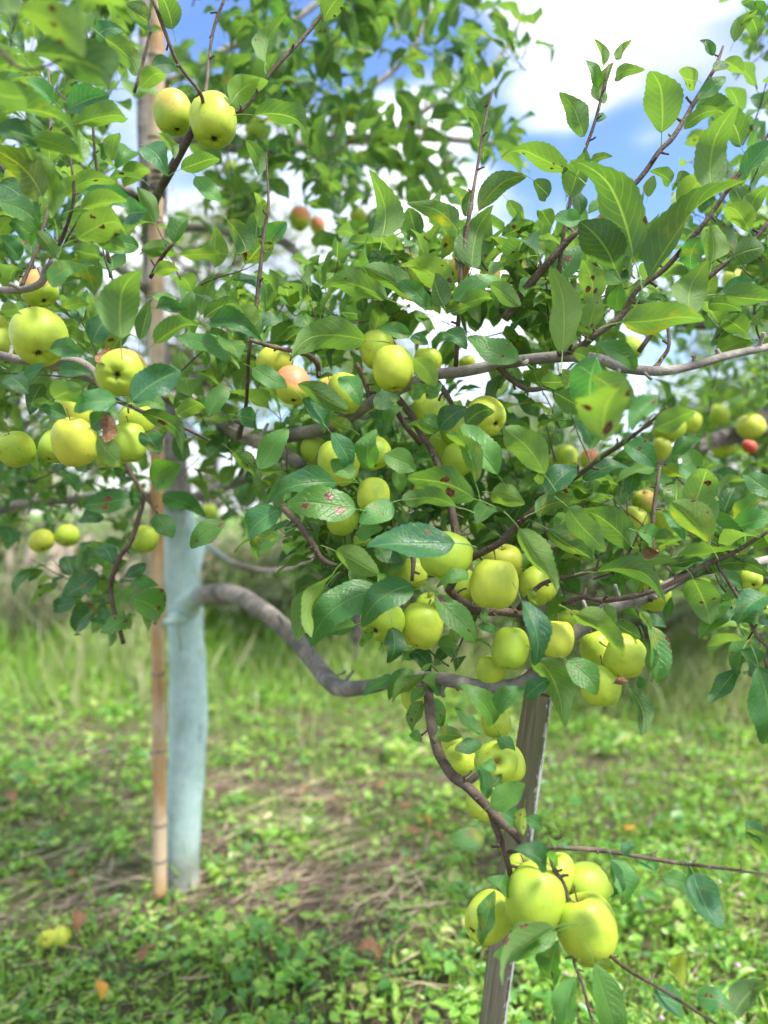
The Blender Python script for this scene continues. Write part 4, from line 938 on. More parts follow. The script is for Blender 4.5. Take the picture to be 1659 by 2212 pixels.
AP = [
 ('A', 1065, 690, 235, 310, 'tall yellow-green apple, left of the pair hanging at the upper left', dict(D=.066, ax=(.25, -1, .1), blush=.35)),
 ('A', 1310, 735, 290, 320, 'large round yellow-green apple, right of the pair at the upper left', dict(D=.079, ax=(.1, -1, .25))),
 ('D', 240, 225, 230, 200, 'peach-blushed apple with a dark speck, half hidden behind the bare branch at left', dict(D=.070, ax=(.4, -.8, .2), blush=.8, dist=1.24)),
 ('D', 240, 525, 342, 290, 'broad yellow apple at the left edge, hanging from a thick brown stalk', dict(D=.088, ax=(.2, -.8, .55), dist=1.14)),
 ('D', -20, 450, 130, 130, 'sliver of yellow apple cut off by the left edge, above the horizontal branch', dict(D=.066, dist=1.3)),
 ('D', 35, 560, 190, 170, 'shaded yellow apple tucked behind the broad apple at the left edge', dict(D=.072, dist=1.28)),
 ('D', 750, 740, 300, 292, 'yellow apple with a pink cheek and open calyx facing the camera', dict(D=.080, ax=(.1, -.25, .9), blush=.75, spin=2.6, dist=1.16)),
 ('D', 450, 985, 225, 230, 'apple hidden behind curled leaves above the lower left cluster', dict(D=.072, dist=1.24)),
 ('D', 460, 1165, 282, 300, 'round green apple at the front of the lower left cluster', dict(D=.078, dist=1.16)),
 ('D', 340, 1190, 190, 250, 'green apple peeping out left of the front apple in the lower left cluster', dict(D=.066, dist=1.23)),
 ('D', 95, 1212, 228, 218, 'green apple freckled with brown russet, cut by the left edge', dict(D=.074, rus=.8, dist=1.2)),
 ('D', 790, 1170, 222, 280, 'tall green apple on a thin stalk, right end of the lower left cluster', dict(D=.070, ax=(0, -1, .05), dist=1.2)),
 ('D', 840, 1030, 215, 210, 'pale yellow apple behind the leaf right of the brown dead leaf', dict(D=.064, dist=1.32)),
 ('D', 680, 1225, 200, 190, 'green apple behind the split leaf in the lower left cluster', dict(D=.070, dist=1.27)),
 ('E', 160, 680, 215, 200, 'yellow apple showing its stalk hollow, above the pink-cheeked apple', dict(D=.070, ax=(-.6, -.7, -.3), dist=1.33)),
 ('E', 268, 815, 218, 262, 'apple with a bright pink cheek on the middle branch', dict(D=.071, ax=(.1, -1, .3), blush=1.3, spin=1.2, dist=1.27)),
 ('E', 505, 868, 185, 230, 'yellow apple with a faint pink cheek, left of two under the middle leaves', dict(D=.066, blush=.7, dist=1.40)),
 ('E', 590, 870, 230, 230, 'yellow apple beside it, half covered by a grey-green leaf above the limb', dict(D=.075, dist=1.34)),
 ('E', 790, 600, 215, 275, 'tall apple with a scarred shoulder, rear of the central pair', dict(D=.072, rus=.25, dist=1.40, ax=(.15, -1, .1))),
 ('E', 885, 715, 252, 302, 'long smooth green apple, front of the central pair', dict(D=.077, ax=(.05, -1, .12), dist=1.33)),
 ('E', 1100, 675, 170, 170, 'yellow apple between the drooping leaf and the right-hand limb', dict(D=.066, dist=1.40)),
 ('E', 1110, 985, 222, 230, 'olive yellow speckled apple below the limb in the centre', dict(D=.073, rus=.4, dist=1.38)),
 ('E', 1455, 1005, 235, 240, 'yellow apple with a deep dark calyx pointing down to the right', dict(D=.073, ax=(.55, -.6, .75), dist=1.28)),
 ('E', 1270, 1095, 195, 190, 'small shaded yellow apple between two leaves below the limb', dict(D=.062, dist=1.42)),
 ('E', 1185, 1195, 175, 180, 'dim green apple deep in the central leaves', dict(D=.056, dist=1.5)),
 ('E', 1290, 1275, 215, 200, 'yellow apple behind the brown-blotched leaf in the centre', dict(D=.066, dist=1.4)),
 ('E', 550, 1300, 258, 262, 'round yellow apple below the limb with a green leaf across it', dict(D=.075, dist=1.26)),
 ('E', 405, 1225, 170, 170, 'yellow apple behind the limb fork, left of the leaf-crossed apple', dict(D=.068, dist=1.5)),
 ('E', 755, 1235, 232, 190, 'yellow apple behind the oval dark leaf below the limb', dict(D=.074, dist=1.30)),
 ('E', 765, 1495, 205, 210, 'pale yellow apple over the stalks of the leaf rosette, centre', dict(D=.070, dist=1.28)),
 ('E', 1085, 1455, 150, 120, 'strip of yellow apple showing under the wide arched leaf', dict(D=.066, dist=1.34)),
 ('E', 1060, 140, 170, 160, 'peach-tinted apple among the top leaves left of the upright twig', dict(D=.066, blush=.9, dist=1.42)),
 ('E', 1285, 110, 140, 150, 'yellow and peach apple right behind the upright twig', dict(D=.062, blush=.8, dist=1.40)),
 ('E', 1480, 150, 130, 130, 'peach apple behind leaves right of the upright twig', dict(D=.062, blush=.9, dist=1.5)),
 ('E', 1340, 690, 110, 100, 'blurred pale green apple behind the right-hand limb', dict(D=.058, dist=1.6)),
 ('H', 575, 95, 200, 190, 'apple hanging under a wide dark leaf, left of centre', dict(D=.071, dist=1.30)),
 ('H', 1215, 320, 312, 282, 'large lopsided yellow apple under the shiny leaf, centre', dict(D=.082, ax=(-.35, -.8, .2), dist=1.21)),
 ('H', 1505, 490, 302, 302, 'large round green apple with a black fleck near its stalk, centre right', dict(D=.080, ax=(-.1, -1, .1), dist=1.19)),
 ('H', 1560, 345, 230, 180, 'yellow apple behind the large round green one, centre right', dict(D=.072, dist=1.32)),
 ('H', 825, 715, 272, 190, 'apple under two dark leaves with its calyx showing, centre', dict(D=.074, ax=(-.45, -.5, .7), dist=1.20)),
 ('H', 1060, 750, 266, 262, 'round apple with a leaf shadow on its left side, hanging low in the centre', dict(D=.075, dist=1.22)),
 ('H', 1000, 430, 200, 190, 'yellow apple deep behind the short stub in the centre', dict(D=.066, dist=1.42)),
 ('H', 1300, 500, 210, 200, 'scrap of yellow apple at the crook of the dark branch', dict(D=.062, dist=1.36)),
 ('H', 1110, 640, 190, 185, 'small yellow apple glimpsed above the low round apple', dict(D=.060, dist=1.42)),
 ('I', 75, 885, 240, 268, 'green apple left of the upright leaf over the post', dict(D=.074, dist=1.24)),
 ('H', 1490, 1030, 185, 272, 'long green apple just left of the post top', dict(D=.064, ax=(-.05, -1, .1), dist=1.28)),
 ('H', 1020, 1190, 165, 170, 'green apple behind small leaves under the bough', dict(D=.064, dist=1.40)),
 ('H', 1520, 1350, 185, 160, 'yellow apple on the hanging branch beside the post', dict(D=.066, dist=1.30)),
 ('H', 1225, 1475, 180, 180, 'apple behind the leaf at the top of the hanging branch', dict(D=.058, dist=1.36)),
 ('H', 1290, 1575, 195, 185, 'yellow apple with calyx to the left, behind the hanging branch', dict(D=.064, ax=(-.8, -.1, .5), dist=1.24)),
 ('K', 1520, 50, 265, 272, 'yellow apple with stalk hollow facing the camera, on the hanging branch', dict(D=.072, ax=(.1, -.3, -.9), dist=1.15)),
 ('L', 55, 65, 225, 230, 'edge of a yellow apple between the stalk-hollow apple and the post', dict(D=.066, dist=1.26)),
 ('K', 1450, 290, 230, 230, 'yellow apple behind the hanging branch, below the stalk-hollow apple', dict(D=.070, dist=1.24)),
 ('I', 55, 385, 190, 190, 'speckled yellow apple behind the bright drooping leaf, centre right', dict(D=.070, dist=1.36)),
 ('I', 245, 500, 225, 230, 'yellow apple under the thin dark twig, right of centre', dict(D=.072, ax=(.5, -.7, .3), dist=1.32)),
 ('I', 362, 830, 212, 270, 'tall smooth green apple right of the upright leaf over the post', dict(D=.071, ax=(-.1, -1, .1), dist=1.22)),
 ('I', 610, 895, 205, 220, 'apple behind the pair right of the post', dict(D=.064, dist=1.34)),
 ('I', 782, 930, 262, 252, 'yellow apple with its calyx turned to the right, under the long arched leaf', dict(D=.076, ax=(.85, -.35, .3), dist=1.2)),
 ('I', 632, 1108, 252, 254, 'lowest yellow apple right of the post, with a brown leaf tip at its shoulder', dict(D=.074, ax=(-.1, -1, .1), dist=1.21)),
 ('I', 955, 560, 200, 185, 'yellow apple behind the pale grey bough at right', dict(D=.070, dist=1.42)),
 ('I', 455, 750, 200, 190, 'scrap of yellow apple above the bough, right of the post', dict(D=.062, dist=1.42)),
 ('I', 835, 120, 185, 205, 'pale yellow apple left of the dark upright twig at right', dict(D=.070, dist=1.45)),
 ('I', 1020, 110, 155, 200, 'pale yellow apple right of the dark upright twig at right', dict(D=.066, dist=1.45)),
 ('F', 900, 1530, 145, 125, 'peach-tinted apple above the two pale apples at right', dict(D=.064, blush=.5, dist=1.55)),
 ('I', 1545, 460, 150, 135, 'dark olive apple with calyx showing, near the right edge', dict(D=.066, ax=(0, -.5, .85), dist=1.4)),
 ('L', 230, 880, 362, 392, 'largest front apple of the bottom cluster, smooth yellow-green', dict(D=.083, ax=(-.25, -1, .1), dist=1.06)),
 ('L', 548, 805, 272, 262, 'apple with its stalk hollow to the left, rear right of the bottom cluster', dict(D=.075, ax=(.75, .35, -.2), dist=1.17)),
 ('L', 545, 1075, 370, 412, 'long tilted apple at the lower right of the bottom cluster', dict(D=.084, ax=(.32, -1, .18), dist=1.05)),
 ('L', 365, 745, 235, 235, 'narrow yellow apple behind the small leaf atop the bottom cluster', dict(D=.068, dist=1.17)),
 ('L', 170, 740, 245, 240, 'yellow apple under the round leaf atop the bottom cluster', dict(D=.068, dist=1.18)),
 ('L', 185, 1020, 240, 200, 'yellow apple showing below the largest apple of the bottom cluster', dict(D=.070, dist=1.16)),
 ('K', 1468, 1010, 288, 312, 'apple with a dark leaf across it, left of the bottom cluster', dict(D=.072, ax=(-.8, -.25, .55), dist=1.12)),
 ('G', 890, 215, 165, 160, 'small round green apple hanging in front of the bamboo pole', dict(D=.058)),
 ('G', 255, 225, 152, 125, 'blurred green apple, left of the pair at the far left', dict(D=.064, ax=(.3, -.8, .3))),
 ('G', 412, 195, 150, 118, 'blurred green apple, right of the pair at the far left', dict(D=.064)),
 ('A', 1570, 790, 135, 140, 'blurred olive apple right of the upper left pair', dict(D=.070)),
 ('A', 1415, 1040, 100, 110, 'blurred brownish rotten apple below the upper left pair', dict(D=.062, rus=.9)),
 ('B', 312, 1345, 132, 130, 'blurred apple with an orange cheek, left of the pair at upper centre', dict(D=.072, blush=.9)),
 ('B', 420, 1385, 100, 105, 'blurred pink-cheeked apple, right of the pair at upper centre', dict(D=.060, blush=1.3, spin=1.2)),
 ('B', 670, 1330, 110, 100, 'blurred shaded apple in the dark foliage at upper centre', dict(D=.062)),
 ('G', 1290, 45, 95, 90, 'blurred yellow apple right of the painted trunk top', dict(D=.062)),
]
AP2 = [
 ('F', 815, 590, 152, 140, 'blurred yellow apple just below the right-hand limb', dict(D=.072)),
 ('F', 1440, 175, 135, 130, 'blurred yellow apple behind leaves near the right edge, upper', dict(D=.070)),
 ('F', 405, 1265, 168, 152, 'yellow apple left of a peach one, among leaves at right', dict(D=.072, dist=1.85)),
 ('F', 560, 1275, 125, 110, 'peach-tinted apple right beside the rising twig at right', dict(D=.064, blush=1.0, dist=1.9)),
 ('F', 1000, 1212, 126, 152, 'upright yellow apple above the pale grey limb at right', dict(D=.064, dist=1.9)),
 ('F', 1050, 1090, 200, 150, 'wide blurred yellow apple behind the pale blurred leaf at right', dict(D=.078, dist=2.0)),
 ('F', 1190, 1045, 120, 180, 'tall blurred yellow apple right of the pale blurred leaf', dict(D=.070, dist=2.05)),
 ('F', 1360, 1000, 125, 125, 'blurred yellow apple behind a small curled leaf near the right edge', dict(D=.070)),
 ('F', 1555, 1070, 175, 140, 'blurred yellow apple beside the dark twig fork at the right edge', dict(D=.074, dist=2.1)),
 ('F', 1390, 1195, 152, 125, 'dark green shaded apple under the dark twig near the right edge', dict(D=.070, dist=2.2)),
 ('F', 1645, 1060, 90, 110, 'slice of yellow apple cut by the right edge', dict(D=.066)),
 ('F', 1545, 1195, 92, 70, 'bright red apple glowing near the right edge', dict(D=.066, red=1.0, dist=1.95)),
 ('I', 1645, 650, 70, 90, 'slice of dark green apple at the right edge, lower', dict(D=.062, dist=1.6)),
]
for a_ in AP:
    apple(a_[0], a_[1], a_[2], a_[3], a_[4], a_[5], **a_[6])
for a_ in AP2:
    apple(a_[0], a_[1], a_[2], a_[3], a_[4], a_[5], group='apples on the neighbouring tree', **a_[6])

# ------------------------------------------------------------------ the rest of the foliage: shoots with leaves
sc_f = Scatter(MID)
shoots = []
def shoot(base, direction, length, nl, lsize, tw=0.0018, tone=(0.2, 1.0)):
    base = np.asarray(base, float); d = np.asarray(direction, float); d /= np.linalg.norm(d)
    pts = [base]; cur = base
    for k in range(4):
        d = d + np.array([random.gauss(0, .12), random.gauss(0, .12), random.gauss(0.03, .1)]); d /= np.linalg.norm(d)
        cur = cur + d * length / 4; pts.append(cur)
    shoots.append(tube(pts, [tw, tw * .9, tw * .75, tw * .6, tw * .4], 5, 2, 0.05, random.randrange(10 ** 6)))
    for k in range(nl):
        s = (k + 0.6) / nl
        i = min(3, int(s * 4)); q = pts[i] + (pts[i + 1] - pts[i]) * (s * 4 - i)
        ang = k * 2.4 + random.uniform(-.4, .4)
        side = np.cross(d, [math.cos(ang), math.sin(ang), 0.4]); side /= np.linalg.norm(side) + 1e-9
        a = side * 0.9 + d * random.uniform(0.2, 0.7) + np.array([0, 0, random.uniform(-0.45, 0.2)])
        a /= np.linalg.norm(a)
        n = np.array([random.gauss(0, .45), random.gauss(0, .45) - 0.1, 1.0])
        ls = lsize * random.uniform(0.6, 1.15)
        mq = q + a * ls * 0.7           # fruit pushes leaves aside: keep the spots in front of the apples clear
        mx_, my_ = CX + mq[0] / mq[1] * F, CY - (mq[2] - HC) / mq[1] * F
        if any(mq[1] < ad + .02 and (mx_ - ax_) ** 2 + (my_ - ay_) ** 2 < (ar * 1.0 + ls * .22 / mq[1] * F) ** 2 for ax_, ay_, ar, ad in APOS): continue
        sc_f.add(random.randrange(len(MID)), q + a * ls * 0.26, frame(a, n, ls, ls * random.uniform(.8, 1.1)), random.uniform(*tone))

ZN = [  # x0, x1, y0, y1 in the photo, distance range, shoots, leaf size
 (-90, 330, -60, 330, 1.35, 2.4, 46, .080), (-90, 330, 330, 700, 1.30, 2.3, 46, .080),
 (-90, 320, 660, 860, 1.30, 2.0, 22, .080), (-90, 470, 850, 1060, 1.40, 2.3, 28, .078),
 (-90, 300, 990, 1180, 1.9, 2.7, 30, .078),
 (330, 620, 600, 860, 1.35, 2.0, 14, .078), (420, 700, 680, 1010, 1.35, 2.0, 18, .078),
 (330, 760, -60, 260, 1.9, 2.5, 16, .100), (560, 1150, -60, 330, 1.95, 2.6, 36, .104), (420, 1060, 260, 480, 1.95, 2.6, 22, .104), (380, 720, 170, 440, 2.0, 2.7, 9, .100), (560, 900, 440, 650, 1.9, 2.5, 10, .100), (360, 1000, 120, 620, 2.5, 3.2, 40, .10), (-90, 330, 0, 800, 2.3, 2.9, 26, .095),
 (680, 960, 590, 760, 1.30, 1.7, 14, .080), (900, 1300, 570, 760, 1.30, 1.75, 30, .082), (1240, 1700, 500, 740, 1.30, 1.8, 28, .082),
 (640, 960, 900, 1180, 1.42, 1.9, 26, .080), (900, 1240, 790, 1180, 1.42, 1.9, 32, .080), (1040, 1340, 1040, 1320, 1.38, 1.7, 20, .078), (1230, 1560, 1020, 1260, 1.35, 1.75, 20, .078),
 (560, 760, 1010, 1260, 1.4, 2.0, 18, .076), (700, 960, 1150, 1330, 1.36, 1.7, 14, .076), (860, 1010, 1400, 1560, 1.3, 1.45, 4, .05),
 (1540, 1720, 1120, 1480, 1.15, 1.5, 10, .078), (1500, 1720, 220, 520, 1.4, 2.0, 8, .076), (1580, 1760, 440, 620, 1.3, 1.6, 8, .076),
 (130, 300, 1180, 1340, 1.6, 1.85, 7, .075), (480, 720, 1060, 1200, 1.9, 2.6, 14, .076), (1580, 1720, 0, 200, 1.7, 2.3, 5, .07),
]
for (x0, x1, y0, y1, d0, d1, n, ls) in ZN:
    for _ in range(n):
        d = random.uniform(d0, d1); x = random.uniform(x0, x1); y = random.uniform(y0, y1)
        if 270 < x < 385 and 60 < y < 1000 and d < 2.5: continue
        if 370 < x < 640 and y > 1150: continue
        shoot(P(x, y, d), (random.gauss(0, .6), random.gauss(0, .5), random.uniform(0.1, 1.0)), random.uniform(.07, .16), random.randint(5, 8), ls, tone=(0.0, 0.42) if d0 >= 1.89 else (0.25, 1.0))  # rear shoots have the dense crown's shade put into a darker leaf tone
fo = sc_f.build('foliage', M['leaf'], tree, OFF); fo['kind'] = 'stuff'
vv, ff = join(shoots)
so = obj('shoots', new_mesh('shoots', vv - OFF, ff), M['twig'], tree); so['kind'] = 'stuff'

# fallen apples and leaves
for k, (x, y, dd, lab) in enumerate([(103, 2047, .055, 'fallen yellow apple in the weeds, left of the two'), (131, 2040, .062, 'fallen yellow apple in the weeds, right of the two')]):
    d = HC * F / (y - CY)
    c = P(x, y, d); c.z = float(ground_h(c.x, c.y)) + 0.055
    r = thing('apple', lab, 'apple', c, 'fallen apples'); r.scale = (dd,) * 3; r.rotation_euler = (1.2 + k, .3, k * 2)
    f = obj('fruit', APPLE[k], None, r); f.color = (0.1, 0, .2, 1); obj('calyx', CALYX, None, r)
OLAB = ['curled orange fallen leaf in the weeds far left of the bamboo pole', 'curled orange fallen leaf in the weeds at the bottom left, below the fallen apples', 'small orange fallen leaf at the top of the bare strip of ground', 'orange fallen leaf beside the straw left of the hanging branch', 'orange fallen leaf in the grass right of the support post']
rl = random.Random(4)
FLEAF = []
for k in range(3):
    vv, ff, uu = leaf_grid(8, 2, .6, rl.uniform(.1, .25), rl.uniform(.2, .6), 0, rl.uniform(-1, 1), .3, 0, .25, 120 + k)
    FLEAF.append((vv, ff, uu))
for k, (x, y, mt) in enumerate([(75, 1720, 'orange_leaf'), (215, 2155, 'orange_leaf'), (165, 2040, 'dead'), (20, 1740, 'dead'), (140, 1775, 'dead'), (125, 1800, 'dead'), (640, 1735, 'dead'), (745, 1745, 'orange_leaf'),
     (820, 1735, 'dead'), (865, 1780, 'dead'), (910, 1830, 'dead'), (930, 1815, 'orange_leaf'), (955, 1850, 'dead'), (860, 1905, 'dead'), (160, 1915, 'dead'), (300, 2110, 'dead'), (560, 2090, 'dead'), (770, 2120, 'dead'), (575, 1625, 'dead'), (1370, 1850, 'orange_leaf')]):
    d = HC * F / (y - CY); c = P(x, y, d); c.z = float(ground_h(c.x, c.y)) + 0.075
    vv, ff, uu = FLEAF[k % 3]
    me = new_mesh('fallen_leaf', vv, ff, uu); me.materials.append(M[mt])
    o = obj('fallen_leaf', me, None, None, c); s = rl.uniform(.055, .085); o.scale = (s, s, s); o.rotation_euler = (rl.uniform(-.5, .5), rl.uniform(-.5, .5), rl.uniform(0, 6.28))
    tag(o, OLAB.pop(0) if mt == 'orange_leaf' else 'dry brown fallen leaf lying among straw and weeds', 'fallen leaf', 'orange fallen leaves' if mt == 'orange_leaf' else 'brown fallen leaves')

# ------------------------------------------------------------------ bamboo pole, rope, post
bp = [(345, 1935, 2.74, 15), (345, 1850, 2.74, 15), (344, 1600, 2.73, 15), (342, 1450, 2.72, 15), (339, 1200, 2.70, 15), (338, 900, 2.66, 15.5), (338, 600, 2.62, 16), (337, 300, 2.58, 17), (338, 100, 2.55, 17.5), (339, -160, 2.5, 18), (340, -420, 2.45, 18)]
pb, rb = dpath(bp)
root = thing('bamboo_pole', 'tall straight bamboo pole propped beside the painted trunk', 'pole', pb[0])
v_, f_ = tube(pb, rb, 20, 6, 0.004, 3)
obj('cane', new_mesh('cane', v_ - np.array(pb[0]), f_), M['bamboo'], root)
pbs = np.array(pb)
def at_y(y):
    ys = [b[1] for b in bp][::-1]; i3 = [np.interp(y, ys, pbs[::-1, k]) for k in range(3)]
    return np.array(i3), float(np.interp(y, ys, rb[::-1]))
for y in (1857, 1779, 1619, 1454, 1290, 1128, 965, 800, 640, 480, 300, 123, -40):
    c, r = at_y(y); c2, _ = at_y(y - 10)
    t_ = (c2 - c) / np.linalg.norm(c2 - c)
    v_, f_ = tube([c - t_ * .007, c - t_ * .003, c + t_ * .003, c + t_ * .007], [r * 1.01, r * 1.10, r * 1.10, r * 1.01], 20, 2, 0.0, 1)
    obj('node_ring', new_mesh('node_ring', v_ - np.array(pb[0]), f_), M['node'], root)
c, r = at_y(432); tcx = P(321, 432, TD)
cen = (c + np.array(tcx)) / 2; hx, hy = abs(c[0] - tcx.x) / 2 + 0.05, abs(c[1] - tcx.y) / 2 + 0.045
rp = []
for k in range(5):
    a = np.linspace(0, 2 * np.pi, 22)
    dvec = (np.array(tcx) - c); dvec[2] = 0; dl = np.linalg.norm(dvec); dvec /= dl; nvec = np.array([-dvec[1], dvec[0], 0])
    pts = [cen + dvec * math.cos(x) * (dl / 2 + 0.038) + nvec * math.sin(x) * 0.040 + np.array([0, 0, -0.03 + k * 0.014 + 0.01 * math.sin(x + k)]) for x in a]
    rp.append(tube(pts, [0.007] * 22, 6, 1, 0.15, k, cap=False))
vv, ff = join(rp)
rope = obj('rope_tie', new_mesh('rope_tie', vv - cen, ff), M['rope'], None, cen); tag(rope, 'dark straw rope lashing the bamboo pole to the trunk', 'rope')

pa = P(1164, 1488, 1.40); pz = P(1063, 2212, 1.52)
dr = (pz - pa).normalized()
pz = pa + dr * ((pa.z + 0.12) / -dr.z)
mid_ = (pa + pz) / 2; ln = (pa - pz).length
root = thing('support_post', 'weathered grey wooden post propping up the bough', 'post', pz)
zc = -dr; xr = Vector((1, -0.42, 0)); xr = (xr - zc * xr.dot(zc)).normalized(); yr = zc.cross(xr)
import bmesh
bm = bmesh.new(); bmesh.ops.create_cube(bm, size=1)
for v0 in bm.verts: v0.co = Vector((v0.co.x * .050, v0.co.y * .036, (v0.co.z + .5) * ln))
bmesh.ops.bevel(bm, geom=list(bm.edges), offset=.004, segments=2, affect='EDGES')
bmesh.ops.subdivide_edges(bm, edges=[e for e in bm.edges if abs(e.verts[0].co.z - e.verts[1].co.z) > .5], cuts=14)
for v0 in bm.verts:
    v0.co.x += random.gauss(0, .0008); v0.co.y += random.gauss(0, .0008)
me = bpy.data.meshes.new('timber'); bm.to_mesh(me); bm.free()
po = obj('timber', me, M['post'], root)
root.rotation_euler = Matrix((xr, yr, zc)).transposed().to_euler()
bm = bmesh.new(); bmesh.ops.create_cube(bm, size=1)
for v0 in bm.verts: v0.co = Vector((v0.co.x * .075, v0.co.y * .05, ln + .012 + v0.co.z * .022))
bmesh.ops.bevel(bm, geom=list(bm.edges), offset=.003, segments=1, affect='EDGES')
me = bpy.data.meshes.new('saddle'); bm.to_mesh(me); bm.free(); obj('saddle', me, M['post'], root)

# ------------------------------------------------------------------ neighbouring tree at the right, its trunk out of the picture
nt_loc = Vector((2.35, 2.9, 0))
tr2 = thing('apple_tree', 'neighbouring apple tree reaching in from the right edge', 'tree', nt_loc)
o2 = np.array(nt_loc)
v_, f_ = tube([(2.35, 2.9, -.05), (2.34, 2.9, .5), (2.38, 2.88, 1.1), (2.36, 2.9, 1.8), (2.4, 2.9, 2.8)], [.085, .07, .068, .05, .03], 16, 4, .04, 60)
obj('trunk', new_mesh('trunk', v_ - o2, f_), M['far_bark'], tr2)
v_, f_ = tube([(2.36, 2.9, 1.5), tuple(P(1740, 900, 2.4)), tuple(P(1600, 935, 2.2)), tuple(P(1500, 962, 2.05)), tuple(P(1420, 1000, 1.95)), tuple(P(1340, 1050, 1.9)), tuple(P(1230, 1120, 1.9)), tuple(P(1120, 1180, 1.95))], [.04, .03, .024, .02, .018, .016, .012, .008], 12, 4, .05, 61)
obj('limb', new_mesh('limb', v_ - o2, f_), M['far_bark'], tr2)
v_, f_ = tube([tuple(P(1740, 880, 2.5)), tuple(P(1620, 940, 2.2)), tuple(P(1540, 960, 2.1)), tuple(P(1500, 975, 2.0))], [.02, .012, .01, .008], 10, 4, .05, 62)
obj('limb', new_mesh('limb', v_ - o2, f_), M['far_bark'], tr2)
v_, f_ = tube([(2.38, 2.9, 1.9), tuple(P(1700, 640, 2.7)), tuple(P(1560, 700, 2.5)), tuple(P(1440, 690, 2.45)), tuple(P(1330, 640, 2.4))], [.03, .022, .016, .012, .008], 10, 4, .05, 63)
obj('limb', new_mesh('limb', v_ - o2, f_), M['far_bark'], tr2)
sc_f = Scatter(MID); shoots = []
for (x0, x1, y0, y1, d0, d1, n) in [(1300, 1800, 560, 820, 2.2, 2.9, 34), (1330, 1800, 820, 1060, 2.25, 2.8, 34), (1330, 1800, 840, 1060, 1.85, 2.1, 9), (1180, 1480, 980, 1180, 2.0, 2.5, 16), (1480, 1800, 1000, 1190, 2.1, 2.6, 20), (1560, 1800, 1180, 1420, 2.0, 2.5, 8)]:
    for _ in range(n):
        d = random.uniform(d0, d1)
        shoot(P(random.uniform(x0, x1), random.uniform(y0, y1), d), (random.gauss(0, .6), random.gauss(0, .5), random.uniform(0, 1.0)), random.uniform(.08, .17), random.randint(6, 9), .07)
fo = sc_f.build('foliage', M['leaf'], tr2, o2); fo['kind'] = 'stuff'
vv, ff = join(shoots)
so = obj('shoots', new_mesh('shoots', vv - o2, ff), M['twig'], tr2); so['kind'] = 'stuff'

# ------------------------------------------------------------------ orchard and hedge behind
def crown_tree(h, spread, trunk_r, nblob, nleaf, lsize, seed, z0=0.9, lowdroop=0.0):
    rs = random.Random(seed)
    parts = []
    parts.append(tube([(0, 0, -.05), (.02, .01, h * .2), (rs.uniform(-.06, .06), .02, h * .45), (0, 0, h * .85)], [trunk_r * 1.25, trunk_r, trunk_r * .7, trunk_r * .25], 10, 4, .05, seed))
    blobs = []
    for k in range(nblob):
        a = rs.uniform(0, 6.28); r = spread * math.sqrt(rs.random()) * .85; z = z0 + (h - z0) * rs.uniform(.05, .95)
        r *= (1.0 - .45 * (z - z0) / (h - z0))
        c = (math.cos(a) * r, math.sin(a) * r, z)
        blobs.append((c, rs.uniform(.22, .42) * spread))
        b0 = (0, 0, max(h * .15, z - r * .6))
        parts.append(tube([b0, ((c[0]) * .5, c[1] * .5, (b0[2] + z) / 2 + .08), c], [trunk_r * .45, trunk_r * .3, trunk_r * .1], 6, 3, .06, seed + k))
    s = Scatter(LOW)
    for _ in range(nleaf):
        c, r = rs.choice(blobs)
        q = np.array([rs.gauss(0, 1) for _ in range(3)]); q = q / np.linalg.norm(q) * r * (rs.random() ** .45)
        a = np.array([rs.gauss(0, 1), rs.gauss(0, 1), rs.gauss(-.3, .5)]); n = np.array([rs.gauss(0, .5), rs.gauss(0, .5), 1.])
        ls = lsize * rs.uniform(.6, 1.3)
        s.add(rs.randrange(5), np.array(c) + q * [1, 1, .8], frame(a, n, ls, ls), rs.random())
    return join(parts), s
def tree_meshes(key, *args):
    (tv, tf), s = crown_tree(*args)
    tm = new_mesh('trunk', tv, tf); tm.materials.append(M['far_bark'])
    co_ = s.build('crown', M['far_leaf' if key == 'apple' else 'hedge_leaf']); cm = co_.data; bpy.data.objects.remove(co_)
    return tm, cm
KIND = {
 'apple': [tree_meshes('apple', 2.7, 1.35, .06, 22, 3400, .085, 101, .75), tree_meshes('apple', 2.9, 1.5, .06, 24, 3600, .085, 102, .8)],
 'wood': [tree_meshes('wood', 6.8, 2.6, .14, 30, 4600, .17, 103, 1.2), tree_meshes('wood', 5.6, 2.4, .12, 28, 4200, .17, 104, .9)],
 'shrub': [tree_meshes('shrub', 1.5, 1.1, .03, 18, 3000, .075, 105, .1), tree_meshes('shrub', 1.9, 1.3, .03, 18, 3000, .08, 106, .1)],
}
def plant(kind, var, x, y, s, rz, name, label, cat, group):
    tm, cm = KIND[kind][var]
    r = thing(name, label, cat, (x, y, 0), group); r.rotation_euler = (0, 0, rz); r.scale = (s, s, s)
    obj('trunk', tm, None, r); obj('crown', cm, None, r)
for k, (x, y, s, lab) in enumerate([(-.25, 6.6, 1.0, 'blurred apple tree straight behind the curved bough, thin dark trunk'), (2.9, 5.6, 1.05, 'blurred apple tree behind the right-hand limb'), (-6.2, 9.6, .95, 'blurred apple tree behind the left edge foliage'),
     (4.9, 8.6, 1.1, 'blurred apple tree at the far right of the grass'), (1.6, 9.6, 1.0, 'blurred apple tree in the far row, right of the middle')]):
    plant('apple', k % 2, x, y, s, k * 1.3, 'apple_tree', lab, 'tree', 'orchard trees behind')
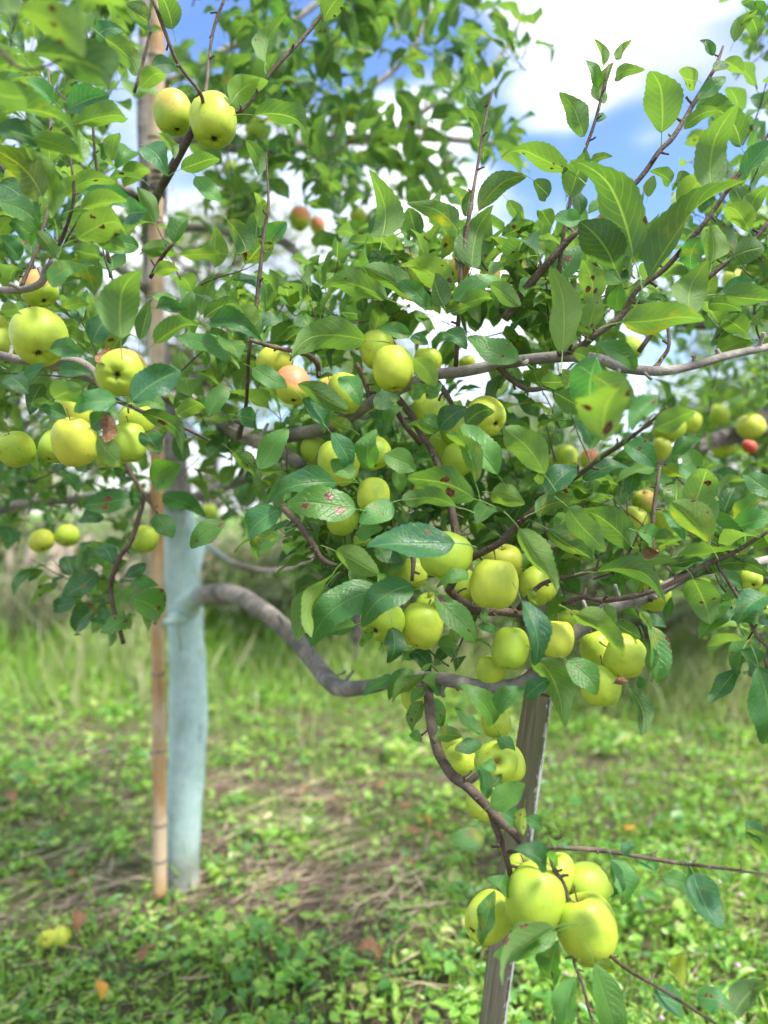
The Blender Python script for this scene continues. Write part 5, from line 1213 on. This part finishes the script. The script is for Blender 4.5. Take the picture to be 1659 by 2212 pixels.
for k, (x, y, s, lab) in enumerate([(-3.9, 17, 1.25, 'tall grey-green tree showing right of the bamboo pole'), (-7.2, 15, 1.1, 'tall grey-green tree behind the left foliage'), (-.8, 19, 1.0, 'tall grey-green tree at the middle of the far tree line'), (3.6, 16, .9, 'tall grey-green tree right of the middle of the far tree line'), (7.4, 14, .9, 'tall grey-green tree at the right end of the far tree line')]):
    plant('wood', k % 2, x, y, s, k * 2.1, 'tree', lab, 'tree', 'far tree line')
ORD = ['first', 'second', 'third', 'fourth', 'fifth', 'sixth', 'seventh', 'eighth', 'ninth', 'tenth', 'eleventh', 'twelfth', 'thirteenth', 'fourteenth']
for k in range(14):
    t_ = k / 13
    x = -6.6 + t_ * 11.6 + random.uniform(-.2, .2)
    plant('shrub', k % 2, x, 9.6 - 3.2 * t_ + random.uniform(-.4, .4), random.uniform(.85, 1.15), k * .9, 'shrub', 'blurred grey-green shrub in the hedge behind the grass, %s from the left' % ORD[k], 'shrub', 'hedge shrubs behind the grass')
# pampas clumps at the left
for k, (x, y, s, lab) in enumerate([(-3.55, 7.6, 1.05, 'clump of tall grass with beige plumes at the left edge'), (-2.95, 7.4, 1.0, 'clump of tall grass with beige plumes left of the hanging dark leaves'), (-2.35, 7.8, .95, 'clump of tall grass with beige plumes nearest the bamboo pole')]):
    r = thing('plume_grass', lab, 'grass clump', (x, y, 0), 'plume grass at the left')
    s1 = Scatter(BLADE)
    for _ in range(200):
        d = np.array([random.gauss(0, .45), random.gauss(0, .45), 1.]); hh = random.uniform(.5, 1.1) * s
        s1.add(random.randrange(5), (random.gauss(0, .15), random.gauss(0, .12), 0), frame(d, (random.gauss(0, 1), random.gauss(0, 1), .2), hh, hh * .35), random.random())
    o = s1.build('blades', M['hedge_leaf'], r); o['kind'] = 'stuff'
    for q in range(13):
        bx_, by_ = random.gauss(0, .2), random.gauss(0, .12); lx = random.uniform(.05, .45); hh = random.uniform(.75, 1.2) * s
        b0 = np.array([bx_, by_, 0.]); t1 = np.array([bx_ + lx * .6, by_, hh * .66]); t2 = np.array([bx_ + lx, by_, hh])
        v1 = tube([b0, (b0 + t1) / 2 + [-.02, 0, 0], t1], [.005, .004, .004], 5, 2, 0, q)
        v2 = tube([t1, t1 * .6 + t2 * .4, t1 * .3 + t2 * .7, t2 + [.04, 0, -.02]], [.014, .042, .036, .006], 8, 4, .35, q + 9)
        vv, ff = join([v1, v2]); obj('plume', new_mesh('plume', vv, ff), M['plume'], r)
print('LEAVES', nleaf, 'APPLES', len(AP) + len(AP2))
